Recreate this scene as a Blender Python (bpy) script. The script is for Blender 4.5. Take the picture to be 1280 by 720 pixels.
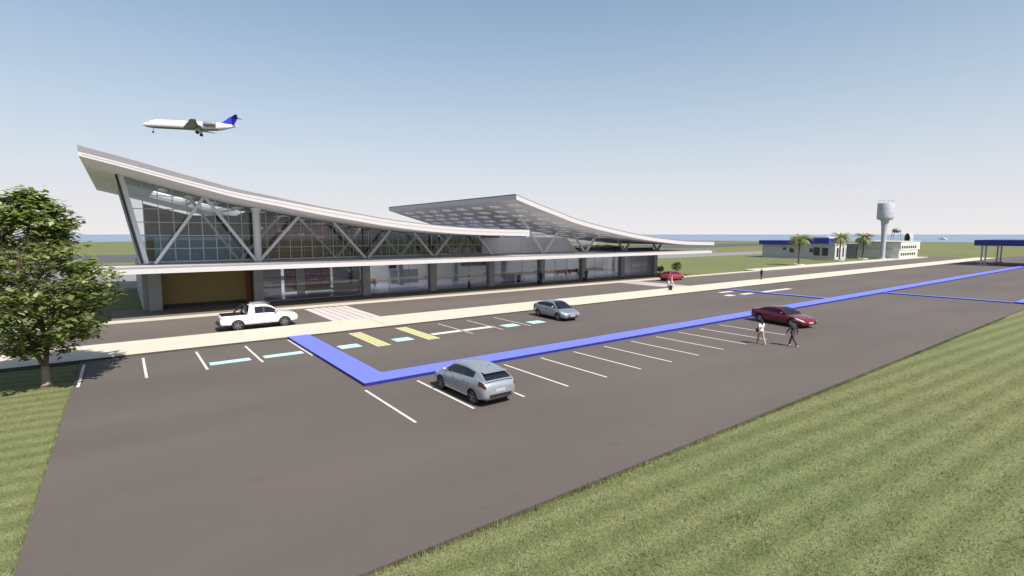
import bpy, math, random
import numpy as np
from mathutils import Vector, Matrix
rnd = random.Random(7)
R = math.radians
for o in list(bpy.data.objects): bpy.data.objects.remove(o)
sc = bpy.context.scene
col = sc.collection

# ------------------------------------------------------------------ camera, light, exposure
cam_d = bpy.data.cameras.new('camera'); cam = bpy.data.objects.new('camera', cam_d); col.objects.link(cam)
sc.camera = cam
cam_d.sensor_width = 36; cam_d.lens = 650/1280*36
cam_d.clip_start = .1; cam_d.clip_end = 60000
AZ = R(53.16); PITCH = math.atan(67/650)
fw = Vector((math.cos(AZ)*math.cos(PITCH), math.sin(AZ)*math.cos(PITCH), -math.sin(PITCH)))
cam.location = (0, 0, 7)
cam.rotation_euler = fw.to_track_quat('-Z', 'Y').to_euler()

SUN_EL = R(50)
sd = Vector((0.05, -1.0, 0)).normalized()
sunvec = Vector((sd.x*math.cos(SUN_EL), sd.y*math.cos(SUN_EL), math.sin(SUN_EL)))
sl = bpy.data.lights.new('sun', 'SUN'); so = bpy.data.objects.new('sun', sl); col.objects.link(so)
so.rotation_euler = (-sunvec).to_track_quat('-Z', 'Y').to_euler()
sl.energy = 4.4; sl.angle = R(0.5); sl.color = (1, .95, .87)
w = bpy.data.worlds.new('World'); sc.world = w; w.use_nodes = True
nt = w.node_tree; nt.nodes.clear()
sky = nt.nodes.new('ShaderNodeTexSky'); sky.sky_type = 'NISHITA'; sky.sun_disc = False
sky.sun_elevation = SUN_EL; sky.sun_rotation = math.atan2(sd.x, sd.y)
sky.altitude = 0; sky.air_density = 1.0; sky.dust_density = 1.6; sky.ozone_density = 1.6
bg = nt.nodes.new('ShaderNodeBackground'); bg.inputs[1].default_value = .079
wo = nt.nodes.new('ShaderNodeOutputWorld')
# pale humid air low over the horizon, laid over the physical sky by elevation
tcw = nt.nodes.new('ShaderNodeTexCoord'); sx = nt.nodes.new('ShaderNodeSeparateXYZ'); nt.links.new(tcw.outputs['Generated'], sx.inputs[0])
crw = nt.nodes.new('ShaderNodeValToRGB'); e_ = crw.color_ramp.elements; crw.color_ramp.interpolation = 'B_SPLINE'
e_[0].position = 0; e_[0].color = (1, 1, 1, 1); e_[1].position = 1; e_[1].color = (.25, .25, .25, 1)
for p_, v_ in ((.04, .97), (.12, .86), (.22, .66), (.34, .48), (.5, .35)):
    q_ = e_.new(p_); q_.color = (v_, v_, v_, 1)
nt.links.new(sx.outputs['Z'], crw.inputs[0])
crc = nt.nodes.new('ShaderNodeValToRGB'); e2 = crc.color_ramp.elements
e2[0].position = 0; e2[0].color = (6.1, 5.85, 5.95, 1); e2[1].position = .45; e2[1].color = (2.3, 3.6, 4.7, 1)
q_ = e2.new(.14); q_.color = (4.7, 5.15, 5.7, 1)
nt.links.new(sx.outputs['Z'], crc.inputs[0])
mxw = nt.nodes.new('ShaderNodeMix'); mxw.data_type = 'RGBA'
nt.links.new(crw.outputs[0], mxw.inputs[0]); nt.links.new(sky.outputs[0], mxw.inputs[6]); nt.links.new(crc.outputs[0], mxw.inputs[7])
nt.links.new(mxw.outputs[2], bg.inputs[0]); nt.links.new(bg.outputs[0], wo.inputs[0])
sc.view_settings.view_transform = 'Standard'; sc.view_settings.look = 'None'
sc.view_settings.exposure = 0.85; sc.view_settings.gamma = 1; sc.view_settings.use_curve_mapping = False

# ------------------------------------------------------------------ materials
def mat(name, color, rough=.6, metal=0, noise=None, bump=None, spec=.5, coat=0, emit=None):
    """noise=(scale, amount, stretch) modulates the base colour; bump=(scale, strength)"""
    color = tuple(c*.85 for c in color)
    m = bpy.data.materials.new(name); m.use_nodes = True
    n = m.node_tree; b = n.nodes['Principled BSDF']
    b.inputs['Base Color'].default_value = (*color, 1)
    b.inputs['Roughness'].default_value = rough; b.inputs['Metallic'].default_value = metal
    b.inputs['Specular IOR Level'].default_value = spec
    if coat: b.inputs['Coat Weight'].default_value = coat; b.inputs['Coat Roughness'].default_value = .04
    tc = n.nodes.new('ShaderNodeTexCoord')
    if noise:
        nz = n.nodes.new('ShaderNodeTexNoise'); nz.inputs['Scale'].default_value = noise[0]
        nz.inputs['Detail'].default_value = 8; nz.inputs['Roughness'].default_value = .62
        mp = n.nodes.new('ShaderNodeMapping')
        if len(noise) > 2: mp.inputs['Scale'].default_value = noise[2]
        n.links.new(tc.outputs['Object'], mp.inputs[0]); n.links.new(mp.outputs[0], nz.inputs[0])
        cr = n.nodes.new('ShaderNodeValToRGB')
        a = noise[1]
        cr.color_ramp.elements[0].position = .3; cr.color_ramp.elements[1].position = .7
        cr.color_ramp.elements[0].color = (*[c*(1-a) for c in color], 1)
        cr.color_ramp.elements[1].color = (*[min(1, c*(1+a)) for c in color], 1)
        n.links.new(nz.outputs[0], cr.inputs[0]); n.links.new(cr.outputs[0], b.inputs['Base Color'])
    if bump:
        nb = n.nodes.new('ShaderNodeTexNoise'); nb.inputs['Scale'].default_value = bump[0]; nb.inputs['Detail'].default_value = 6
        n.links.new(tc.outputs['Object'], nb.inputs[0])
        bp = n.nodes.new('ShaderNodeBump'); bp.inputs['Strength'].default_value = bump[1]; bp.inputs['Distance'].default_value = .03
        n.links.new(nb.outputs[0], bp.inputs['Height']); n.links.new(bp.outputs[0], b.inputs['Normal'])
    return m

def asphalt(name, color):
    m = mat(name, color, .85, noise=(90, .16), bump=(140, .25), spec=.35)
    n = m.node_tree; b = n.nodes['Principled BSDF']; cr = [x for x in n.nodes if x.type == 'VALTORGB'][0]
    tc = [x for x in n.nodes if x.type == 'TEX_COORD'][0]
    big = n.nodes.new('ShaderNodeTexNoise'); big.inputs['Scale'].default_value = .12; big.inputs['Detail'].default_value = 5
    mp = n.nodes.new('ShaderNodeMapping'); mp.inputs['Scale'].default_value = (.5, 1.6, 1)
    n.links.new(tc.outputs['Object'], mp.inputs[0]); n.links.new(mp.outputs[0], big.inputs[0])
    mr = n.nodes.new('ShaderNodeMapRange'); mr.inputs[1].default_value = .3; mr.inputs[2].default_value = .7
    mr.inputs[3].default_value = .88; mr.inputs[4].default_value = 1.12
    n.links.new(big.outputs[0], mr.inputs[0])
    # small dark stains
    sp = n.nodes.new('ShaderNodeTexNoise'); sp.inputs['Scale'].default_value = .9; sp.inputs['Detail'].default_value = 3
    n.links.new(tc.outputs['Object'], sp.inputs[0])
    mr2 = n.nodes.new('ShaderNodeMapRange'); mr2.inputs[1].default_value = .66; mr2.inputs[2].default_value = .78
    mr2.inputs[3].default_value = 1; mr2.inputs[4].default_value = .8
    n.links.new(sp.outputs[0], mr2.inputs[0])
    mu = n.nodes.new('ShaderNodeMath'); mu.operation = 'MULTIPLY'
    n.links.new(mr.outputs[0], mu.inputs[0]); n.links.new(mr2.outputs[0], mu.inputs[1])
    vo = n.nodes.new('ShaderNodeTexVoronoi'); vo.feature = 'DISTANCE_TO_EDGE'; vo.inputs['Scale'].default_value = .16
    dn = n.nodes.new('ShaderNodeTexNoise'); dn.inputs['Scale'].default_value = 1.3; dn.inputs['Detail'].default_value = 5
    n.links.new(tc.outputs['Object'], dn.inputs[0])
    va = n.nodes.new('ShaderNodeVectorMath'); va.operation = 'MULTIPLY_ADD'; va.inputs[1].default_value = (1.6, 1.6, 0)
    n.links.new(dn.outputs['Color'], va.inputs[0]); n.links.new(tc.outputs['Object'], va.inputs[2]); n.links.new(va.outputs[0], vo.inputs[0])
    mc = n.nodes.new('ShaderNodeMapRange'); mc.inputs[1].default_value = 0; mc.inputs[2].default_value = .0035; mc.inputs[3].default_value = .92; mc.inputs[4].default_value = 1
    n.links.new(vo.outputs['Distance'], mc.inputs[0])
    mu3 = n.nodes.new('ShaderNodeMath'); mu3.operation = 'MULTIPLY'; n.links.new(mu.outputs[0], mu3.inputs[0]); n.links.new(mc.outputs[0], mu3.inputs[1]); mu = mu3
    vm = n.nodes.new('ShaderNodeVectorMath'); vm.operation = 'SCALE'
    n.links.new(cr.outputs[0], vm.inputs[0]); n.links.new(mu.outputs[0], vm.inputs['Scale'])
    n.links.new(vm.outputs[0], b.inputs['Base Color'])
    return m

def glass(name, tint, refl=.12, rough=.0, alpha=1.0):
    m = bpy.data.materials.new(name); m.use_nodes = True
    n = m.node_tree; n.nodes.clear()
    out = n.nodes.new('ShaderNodeOutputMaterial')
    tr = n.nodes.new('ShaderNodeBsdfTransparent'); tr.inputs[0].default_value = (*tint, 1)
    gl = n.nodes.new('ShaderNodeBsdfGlossy'); gl.inputs['Roughness'].default_value = rough; gl.inputs[0].default_value = (.9, .93, .95, 1)
    fr = n.nodes.new('ShaderNodeFresnel'); fr.inputs[0].default_value = 1.5
    ad = n.nodes.new('ShaderNodeMath'); ad.operation = 'ADD'; ad.inputs[1].default_value = refl; ad.use_clamp = True
    n.links.new(fr.outputs[0], ad.inputs[0])
    mx = n.nodes.new('ShaderNodeMixShader')
    n.links.new(ad.outputs[0], mx.inputs[0]); n.links.new(tr.outputs[0], mx.inputs[1]); n.links.new(gl.outputs[0], mx.inputs[2])
    n.links.new(mx.outputs[0], out.inputs[0])
    return m

def grass_mat(name):
    m = bpy.data.materials.new(name); m.use_nodes = True
    n = m.node_tree; b = n.nodes['Principled BSDF']; b.inputs['Roughness'].default_value = .9
    b.inputs['Specular IOR Level'].default_value = .15
    tc = n.nodes.new('ShaderNodeTexCoord')
    def noise(scale, stretch=(1, 1, 1), det=8, rot=0, dist=0):
        mp = n.nodes.new('ShaderNodeMapping'); mp.inputs['Scale'].default_value = stretch; mp.inputs['Rotation'].default_value = (0, 0, rot)
        nz = n.nodes.new('ShaderNodeTexNoise'); nz.inputs['Scale'].default_value = scale; nz.inputs['Detail'].default_value = det
        nz.inputs['Distortion'].default_value = dist
        n.links.new(tc.outputs['Object'], mp.inputs[0]); n.links.new(mp.outputs[0], nz.inputs[0]); return nz.outputs[0]
    # tiled rows of turf: a soft wave across the rows, broken up by noise
    mp = n.nodes.new('ShaderNodeMapping'); mp.inputs['Rotation'].default_value = (0, 0, R(4))
    n.links.new(tc.outputs['Object'], mp.inputs[0])
    wv = n.nodes.new('ShaderNodeTexWave'); wv.wave_type = 'BANDS'; wv.bands_direction = 'Y'
    wv.inputs['Scale'].default_value = .30; wv.inputs['Distortion'].default_value = 1.3; wv.inputs['Detail'].default_value = 3
    wv.inputs['Detail Scale'].default_value = 1.6; wv.inputs['Detail Roughness'].default_value = .6
    n.links.new(mp.outputs[0], wv.inputs[0])
    fine = noise(22, (1, .55, 1), 8, R(35)); mid = noise(3.2, (1, 1, 1), 6, 0, .6); big = noise(.05, (1, 1, 1), 5)
    def ramp(src, stops):
        r = n.nodes.new('ShaderNodeValToRGB'); e = r.color_ramp.elements
        e[0].position, e[0].color = stops[0][0], (*stops[0][1], 1); e[1].position, e[1].color = stops[-1][0], (*stops[-1][1], 1)
        for p_, c_ in stops[1:-1]:
            x = e.new(p_); x.color = (*c_, 1)
        n.links.new(src, r.inputs[0]); return r.outputs[0]
    def mix(t, a, b_, mode='MIX'):
        x = n.nodes.new('ShaderNodeMix'); x.data_type = 'RGBA'; x.blend_type = mode
        if isinstance(t, float): x.inputs[0].default_value = t
        else: n.links.new(t, x.inputs[0])
        n.links.new(a, x.inputs[6]); n.links.new(b_, x.inputs[7]); return x.outputs[2]
    base = ramp(fine, [(.3, (.095, .108, .045)), (.5, (.14, .154, .073)), (.72, (.22, .228, .125))])
    dark = ramp(fine, [(.3, (.076, .09, .035)), (.55, (.11, .125, .054)), (.75, (.16, .172, .088))])
    wr = ramp(wv.outputs[1], [(.15, (.12, .12, .12)), (.85, (.95, .95, .95))])
    c = mix(wr, dark, base)
    mm = ramp(mid, [(.3, (.82, .86, .8)), (.7, (1.12, 1.1, 1.1))])
    c = mix(1.0, c, mm, 'MULTIPLY')
    bb = ramp(big, [(.35, (.9, .97, .88)), (.65, (1.16, 1.0, .98))])
    c = mix(1.0, c, bb, 'MULTIPLY')
    n.links.new(c, b.inputs['Base Color'])
    bp = n.nodes.new('ShaderNodeBump'); bp.inputs['Strength'].default_value = .6; bp.inputs['Distance'].default_value = .06
    n.links.new(fine, bp.inputs['Height']); n.links.new(bp.outputs[0], b.inputs['Normal'])
    return m

M = {}
M['asphalt'] = asphalt('asphalt', (.106, .088, .079))
M['road_asphalt'] = asphalt('road_asphalt', (.120, .101, .088))
M['far_asphalt'] = asphalt('far_asphalt', (.085, .08, .09))
M['apron'] = mat('apron_concrete', (.21, .20, .20), .9, noise=(.4, .08))
M['paving'] = mat('terminal_paving', (.17, .145, .12), .8, noise=(6, .12))
M['beige'] = mat('beige_walkway', (.56, .49, .40), .85, noise=(1.2, .05), bump=(60, .15))
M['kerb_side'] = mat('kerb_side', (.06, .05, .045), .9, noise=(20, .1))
M['kerb_white'] = mat('kerb_concrete', (.52, .48, .40), .85, noise=(3, .08))
M['soil'] = mat('soil_edge', (.07, .05, .036), .95, noise=(9, .3))
M['grass'] = grass_mat('grass')
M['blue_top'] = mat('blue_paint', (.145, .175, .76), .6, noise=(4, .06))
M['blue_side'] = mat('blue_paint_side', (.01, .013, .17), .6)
M['paint_white'] = mat('white_road_paint', (.62, .58, .54), .7, noise=(25, .12))
M['paint_teal'] = mat('pale_cyan_paint', (.42, .66, .66), .7, noise=(25, .10))
M['paint_yellow'] = mat('yellow_paint', (.55, .50, .24), .7, noise=(25, .12))
M['paint_pink'] = mat('pale_crossing_paint', (.56, .49, .49), .7, noise=(18, .08))
M['paint_red'] = mat('red_paint', (.60, .16, .17), .7)
M['roof_white'] = mat('white_fascia', (.52, .50, .51), .45, noise=(2, .03))
M['roof_grey'] = mat('grey_roof_metal', (.22, .21, .22), .5, noise=(.7, .06, (1, 8, 1)))
M['soffit'] = mat('soffit_panel', (.72, .72, .73), .6, noise=(.5, .05, (1, 6, 1)))
M['steel'] = mat('painted_steel', (.60, .62, .66), .45)
M['column'] = mat('column_concrete', (.34, .35, .37), .7, noise=(2, .08))
M['dark_frame'] = mat('dark_frame', (.03, .035, .04), .4)
M['mullion'] = mat('mullion_grey', (.42, .44, .46), .4)
M['glass_up'] = glass('facade_glass', (.74, .80, .79), .03)
def frosted(name, c, k=.3):
    m = bpy.data.materials.new(name); m.use_nodes = True; n = m.node_tree; n.nodes.clear()
    out = n.nodes.new('ShaderNodeOutputMaterial'); a = n.nodes.new('ShaderNodeBsdfTranslucent'); a.inputs[0].default_value = (*c, 1)
    d = n.nodes.new('ShaderNodeBsdfDiffuse'); d.inputs[0].default_value = (*c, 1); mx = n.nodes.new('ShaderNodeMixShader'); mx.inputs[0].default_value = k
    n.links.new(a.outputs[0], mx.inputs[1]); n.links.new(d.outputs[0], mx.inputs[2]); n.links.new(mx.outputs[0], out.inputs[0]); return m
M['skylight_and_fill'] = frosted('skylight_sheet', (.66, .65, .66), .2)
M['skylight_fill'] = frosted('skylight_fill_sheet', (.88, .88, .90), .06)  # also covers the roof openings added to brighten the interior
M['glass_low'] = glass('shopfront_glass', (.93, .95, .98), .03)
M['olive'] = mat('olive_wall', (.30, .225, .09), .75, noise=(3, .08))
M['rust'] = mat('rust_panel', (.26, .09, .04), .7)
M['concrete_wall'] = mat('grey_wall_panel', (.50, .50, .52), .7, noise=(1.5, .05))
M['int_wall'] = mat('interior_wall', (.80, .78, .74), .8, noise=(1, .04))
M['int_floor'] = mat('interior_floor', (.56, .60, .80), .25, noise=(2, .06))
M['int_dark'] = mat('interior_dark', (.17, .115, .095), .7)
M['refl_green'] = mat('reflection_green', (.07, .10, .06), .8, noise=(1.6, .5))
M['refl_blue'] = mat('reflection_blue', (.22, .34, .52), .6, noise=(.6, .15))
M['maroon'] = mat('maroon_panel', (.36, .11, .10), .6)
M['purple'] = mat('purple_frame', (.28, .24, .45), .5)
M['magenta'] = mat('magenta_sign', (.30, .02, .07), .5)
M['yellow_trim'] = mat('yellow_trim', (.45, .38, .20), .6)
M['orange'] = mat('orange_seat', (.42, .16, .07), .5)
M['tealp'] = mat('teal_panel', (.03, .13, .12), .5)
M['white_panel'] = mat('white_panel', (.6, .6, .6), .6)
M['sea'] = mat('sea_water', (.17, .235, .33), .35, noise=(.01, .12, (1, 1, 1)), bump=(.5, .4))
M['bark'] = mat('bark', (.13, .085, .06), .9, noise=(8, .35, (1, 1, .3)), bump=(12, .6))
M['bark_pale'] = mat('bark_pale', (.26, .20, .17), .9, noise=(10, .35), bump=(12, .6))
M['palm_trunk'] = mat('palm_trunk', (.10, .08, .055), .9, noise=(6, .4, (1, 1, 5)))
M['white_wall'] = mat('white_render', (.62, .61, .57), .8, noise=(1.2, .05))
M['pale_render'] = mat('pale_render', (.50, .51, .50), .8, noise=(.8, .06))
M['grey_render'] = mat('grey_render', (.30, .31, .32), .8, noise=(.8, .08))
M['roof_blue'] = mat('blue_fascia', (.02, .03, .30), .45, noise=(2, .05))
M['navy'] = mat('navy_fascia', (.012, .022, .20), .5, noise=(2, .05))
M['window_dark'] = mat('window_dark', (.03, .035, .03), .15)
M['tower'] = mat('tower_steel', (.42, .43, .47), .5, noise=(1.5, .07, (1, 1, .3)))
M['black_rubber'] = mat('rubber', (.02, .02, .02), .75)
M['black'] = mat('black_plastic', (.018, .018, .02), .45)
M['rim'] = mat('alloy_rim', (.45, .45, .46), .3, .8)
M['car_glass'] = mat('car_glass', (.012, .014, .022), .06, 0, spec=.35)
M['lamp_clear'] = mat('headlamp_lens', (.75, .76, .78), .08, .2)
M['lamp_red'] = mat('tail_lamp_lens', (.06, .008, .01), .15)
M['plate'] = mat('number_plate', (.40, .40, .39), .5)
M['chrome'] = mat('chrome_trim', (.6, .6, .62), .15, 1)
M['skin'] = mat('skin', (.38, .22, .15), .6)
M['skin_dark'] = mat('skin_dark', (.16, .085, .05), .6)
M['hair'] = mat('dark_hair', (.015, .012, .01), .7)
M['plane_white'] = mat('aircraft_white', (.80, .78, .80), .3)
M['plane_grey'] = mat('aircraft_grey', (.22, .22, .26), .4)
M['tail_blue'] = mat('tail_blue', (.02, .025, .55), .4)

# ------------------------------------------------------------------ mesh helpers
class MB:
    def __init__(s): s.v = []; s.f = []; s.m = []
    def add(s, vs, fs, m=0):
        b = len(s.v); s.v += [tuple(x) for x in vs]; s.f += [tuple(b+i for i in f) for f in fs]; s.m += [m]*len(fs); return s
    def box(s, x0, x1, y0, y1, z0, z1, m=0, rot=0, top=None):
        vs = [(x0,y0,z0),(x1,y0,z0),(x1,y1,z0),(x0,y1,z0),(x0,y0,z1),(x1,y0,z1),(x1,y1,z1),(x0,y1,z1)]
        if rot:
            cx, cy = (x0+x1)/2, (y0+y1)/2; c, q = math.cos(rot), math.sin(rot)
            vs = [(cx+(x-cx)*c-(y-cy)*q, cy+(x-cx)*q+(y-cy)*c, z) for x, y, z in vs]
        b = len(s.v); s.v += vs
        fs = [(0,3,2,1),(4,5,6,7),(0,1,5,4),(1,2,6,5),(2,3,7,6),(3,0,4,7)]
        s.f += [tuple(b+i for i in f) for f in fs]; s.m += [m, m if top is None else top, m, m, m, m]; return s
    def prism(s, poly, z0, z1, m=0):
        n = len(poly)
        vs = [(x, y, z0) for x, y in poly] + [(x, y, z1) for x, y in poly]
        fs = [tuple(range(n-1, -1, -1)), tuple(range(n, 2*n))] + [(i, (i+1) % n, n+(i+1) % n, n+i) for i in range(n)]
        return s.add(vs, fs, m)
    def tube(s, p, q, r0, r1=None, n=12, m=0, caps=True):
        if r1 is None: r1 = r0
        p, q = Vector(p), Vector(q); d = (q-p)
        if d.length < 1e-6: return s
        d.normalize(); a = d.orthogonal().normalized(); b = d.cross(a)
        vs = []
        for c, r in ((p, r0), (q, r1)):
            for i in range(n):
                t = 2*math.pi*i/n; vs.append(c+a*(r*math.cos(t))+b*(r*math.sin(t)))
        fs = [(i, (i+1) % n, n+(i+1) % n, n+i) for i in range(n)]
        if caps: fs += [tuple(range(n-1, -1, -1)), tuple(range(n, 2*n))]
        return s.add(vs, fs, m)
    def capsule(s, p, q, r0, r1=None, n=12, m=0, k=4):
        if r1 is None: r1 = r0
        p, q = Vector(p), Vector(q); d = q-p
        if d.length < 1e-6: d = Vector((0, 0, 1e-4))
        d.normalize(); a = d.orthogonal().normalized(); b = d.cross(a)
        rings = []
        for i in range(k, 0, -1):
            t = math.pi/2*i/(k+.0); t = min(t, math.pi/2*.96); rings.append((p-d*(r0*math.sin(t)), r0*math.cos(t)))
        rings.append((p, r0)); rings.append((q, r1))
        for i in range(1, k+1):
            t = min(math.pi/2*i/k, math.pi/2*.96); rings.append((q+d*(r1*math.sin(t)), r1*math.cos(t)))
        vs = []
        for c, r in rings:
            for i in range(n):
                t = 2*math.pi*i/n; vs.append(c+a*(r*math.cos(t))+b*(r*math.sin(t)))
        L = len(rings)
        fs = [(j*n+i, j*n+(i+1) % n, (j+1)*n+(i+1) % n, (j+1)*n+i) for j in range(L-1) for i in range(n)]
        fs += [tuple(range(n-1, -1, -1)), tuple((L-1)*n+i for i in range(n))]
        return s.add(vs, fs, m)
    def ball(s, c, rx, ry, rz, n=14, k=9, m=0):
        vs = []
        for j in range(1, k):
            t = math.pi*j/k
            for i in range(n):
                a = 2*math.pi*i/n; vs.append((c[0]+rx*math.sin(t)*math.cos(a), c[1]+ry*math.sin(t)*math.sin(a), c[2]+rz*math.cos(t)))
        top = len(vs); vs += [(c[0], c[1], c[2]+rz), (c[0], c[1], c[2]-rz)]
        fs = [(j*n+i, (j+1)*n+i, (j+1)*n+(i+1) % n, j*n+(i+1) % n) for j in range(k-2) for i in range(n)]
        fs += [(top, i, (i+1) % n) for i in range(n)] + [(top+1, (k-2)*n+(i+1) % n, (k-2)*n+i) for i in range(n)]
        return s.add(vs, fs, m)
    def beam(s, p, q, wd, h, m=0, up=(0, 0, 1)):
        p, q = Vector(p), Vector(q); d = (q-p).normalized(); a = d.cross(Vector(up))
        if a.length < 1e-3: a = Vector((1, 0, 0))
        a.normalize(); b = a.cross(d)
        vs = [c+a*(sx*wd/2)+b*(sz*h/2) for c in (p, q) for sx, sz in ((-1,-1),(1,-1),(1,1),(-1,1))]
        return s.add(vs, [(0,1,2,3)[::-1],(4,5,6,7),(0,1,5,4),(1,2,6,5),(2,3,7,6),(3,0,4,7)], m)
    def lathe(s, prof, c=(0, 0, 0), n=24, axis='z', m=0, caps=True):
        vs = []
        for r, h in prof:
            for i in range(n):
                t = 2*math.pi*i/n; x, y = r*math.cos(t), r*math.sin(t)
                if axis == 'z': vs.append((c[0]+x, c[1]+y, c[2]+h))
                elif axis == 'y': vs.append((c[0]+x, c[1]+h, c[2]+y))
                else: vs.append((c[0]+h, c[1]+x, c[2]+y))
        L = len(prof)
        fs = [(j*n+i, j*n+(i+1) % n, (j+1)*n+(i+1) % n, (j+1)*n+i) for j in range(L-1) for i in range(n)]
        if caps and prof[0][0] > 1e-4: fs.append(tuple(range(n-1, -1, -1)))
        if caps and prof[-1][0] > 1e-4: fs.append(tuple((L-1)*n+i for i in range(n)))
        return s.add(vs, fs, m)
    def grid(s, fn, us, vs_, m=0, close=False):
        b = len(s.v)
        for u in us:
            for v in vs_: s.v.append(tuple(fn(u, v)))
        nv = len(vs_)
        for i in range(len(us)-1):
            for j in range(nv-1):
                s.f.append((b+i*nv+j, b+(i+1)*nv+j, b+(i+1)*nv+j+1, b+i*nv+j+1)); s.m.append(m)
        return s
    def build(s, name, mats, parent=None, org=(0, 0, 0), smooth=False, fixn=False):
        me = bpy.data.meshes.new(name)
        me.from_pydata([(x-org[0], y-org[1], z-org[2]) for x, y, z in s.v], [], s.f)
        if not isinstance(mats, (list, tuple)): mats = [mats]
        for x in mats: me.materials.append(x)
        me.polygons.foreach_set('material_index', s.m)
        if fixn:
            import bmesh
            bm = bmesh.new(); bm.from_mesh(me); bmesh.ops.recalc_face_normals(bm, faces=bm.faces); bm.to_mesh(me); bm.free()
        me.update()
        if smooth:
            me.polygons.foreach_set('use_smooth', [True]*len(me.polygons))
            me.set_sharp_from_angle(angle=R(smooth if smooth is not True else 40))
        o = bpy.data.objects.new(name, me); col.objects.link(o)
        if parent: o.parent = parent
        elif org != (0, 0, 0): o.location = org
        return o

def tag(o, label=None, cat=None, group=None, kind=None):
    if label: o['label'] = label
    if cat: o['category'] = cat
    if group: o['group'] = group
    if kind: o['kind'] = kind
    return o
def empty(name, loc, rz=0, **k):
    o = bpy.data.objects.new(name, None); o.empty_display_size = .3; col.objects.link(o); o.location = loc; o.rotation_euler = (0, 0, rz)
    return tag(o, **k)
def struct(o): return tag(o, kind='structure')
def copy_tree(o, parent=None):
    c = o.copy(); col.objects.link(c)
    if parent: c.parent = parent
    for ch in list(o.children): copy_tree(ch, c)
    return c
def evaluated(o, name=None):
    """replace o's mesh by its evaluated (modified) mesh"""
    dg = bpy.context.evaluated_depsgraph_get(); dg.update()
    me = bpy.data.meshes.new_from_object(o.evaluated_get(dg), preserve_all_data_layers=True, depsgraph=dg)
    old = o.data; o.modifiers.clear(); o.data = me; me.name = name or o.name
    return o
def hermite(xs, ys, x):
    xs = np.asarray(xs, float); ys = np.asarray(ys, float); d = np.diff(ys)/np.diff(xs); m_ = np.zeros(len(xs))
    m_[0], m_[-1] = d[0], d[-1]
    for i in range(1, len(xs)-1): m_[i] = 0 if d[i-1]*d[i] <= 0 else 2*d[i-1]*d[i]/(d[i-1]+d[i])
    i = int(np.clip(np.searchsorted(xs, x)-1, 0, len(xs)-2)); h = xs[i+1]-xs[i]; t = min(1, max(0, (x-xs[i])/h))
    return float((2*t**3-3*t*t+1)*ys[i]+(t**3-2*t*t+t)*h*m_[i]+(-2*t**3+3*t*t)*ys[i+1]+(t**3-t*t)*h*m_[i+1])

# ------------------------------------------------------------------ ground
def sheet(name, m, x0, x1, y0, y1, z, th=.2, side=None):
    b = MB(); b.box(x0, x1, y0, y1, z-th, z, m=1 if side else 0, top=0)
    return struct(b.build(name, [m, side] if side else m))
b = MB(); n = 160
rad = 640
vs = [(0, 0, -.09)]; fs = []
rings = [5, 12, 25, 50, 100, 200, 400, rad]
for r in rings:
    for i in range(n):
        t = 2*math.pi*i/n
        rr = r*(1+.018*math.sin(t*9+1)+.012*math.sin(t*23)) if r == rad else r
        vs.append((rr*math.cos(t), rr*math.sin(t), -.09))
for i in range(n): fs.append((0, 1+i, 1+(i+1) % n))
for k in range(len(rings)-1):
    for i in range(n): fs.append((1+k*n+i, 1+(k+1)*n+i, 1+(k+1)*n+(i+1) % n, 1+k*n+(i+1) % n))
b.add(vs, fs); struct(b.build('ground', M['grass']))
b = MB(); b.lathe([(600, 0), (2000, 0), (8000, 0), (50000, 0)], (0, 0, -.6), 96); b.f = b.f[:96*3]; b.m = b.m[:96*3]
struct(b.build('water', M['sea']))

sheet('parking_lot', M['asphalt'], -2.2, 240, 9.95, 36.70, 0, .3, M['soil'])
b = MB(); b.box(-60, 205, 41.35, 51.1, -.25, 0); struct(b.build('road', M['road_asphalt']))
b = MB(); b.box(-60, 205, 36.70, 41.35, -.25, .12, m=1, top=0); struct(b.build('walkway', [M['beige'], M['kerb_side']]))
b = MB(); b.box(-60, 197, 51.1, 51.75, -.25, .14, m=0); struct(b.build('kerb', M['kerb_white']))
b = MB(); b.box(98, 197, 51.75, 54.6, -.25, .135); struct(b.build('pavement', M['kerb_white']))
b = MB(); b.box(-1.0, 75.0, 51.75, 58.5, -.25, .13); struct(b.build('forecourt', M['paving']))
b = MB(); b.box(-70, 95, 84, 136, -.3, -.03); b.box(95, 235, 97, 113, -.3, -.03); struct(b.build('apron', M['apron']))
b = MB(); b.box(-120, 420, 165, 225, -.3, -.04); struct(b.build('runway', M['far_asphalt']))

# painted markings
def mark(name, m, x0, x1, y0, y1, z=.004, rot=0):
    b = MB(); b.box(x0, x1, y0, y1, z-.003, z, rot=rot); return struct(b.build(name, m))
for x in (-2.0, .6, 3.2, 5.86): mark('parking_line', M['paint_white'], x-.06, x+.06, 30.7, 35.85)
mark('parking_line', M['paint_white'], 8.46, 8.56, 30.7, 36.3)
for i in range(12):
    x = 8.42+2.585*i
    m_ = M['paint_white']
    mark('parking_line', m_, x-.055, x+.055, 17.25, 22.3)
for x in (19.6, 22.25, 24.9): mark('parking_line', M['paint_white'], x-.045, x+.045, 30.8, 35.85)
mark('bay_marking', M['paint_teal'], 3.45, 5.45, 31.6, 32.3); mark('bay_marking', M['paint_teal'], 6.15, 8.3, 31.6, 32.3)
for x0, x1 in ((10.45, 11.75), (14.1, 15.35), (23.05, 24.35), (25.6, 26.95)): mark('bay_marking', M['paint_teal'], x0, x1, 31.35, 32.4)
mark('bay_marking', M['paint_white'], 17.1, 19.45, 31.95, 32.55); mark('bay_marking', M['paint_white'], 19.75, 22.4, 31.95, 32.55)
for x0 in (12.5, 16.05):
    for k in range(3): mark('yellow_hatching', M['paint_yellow'], x0+k*.31, x0+k*.31+.27, 30.7, 36.1)
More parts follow.
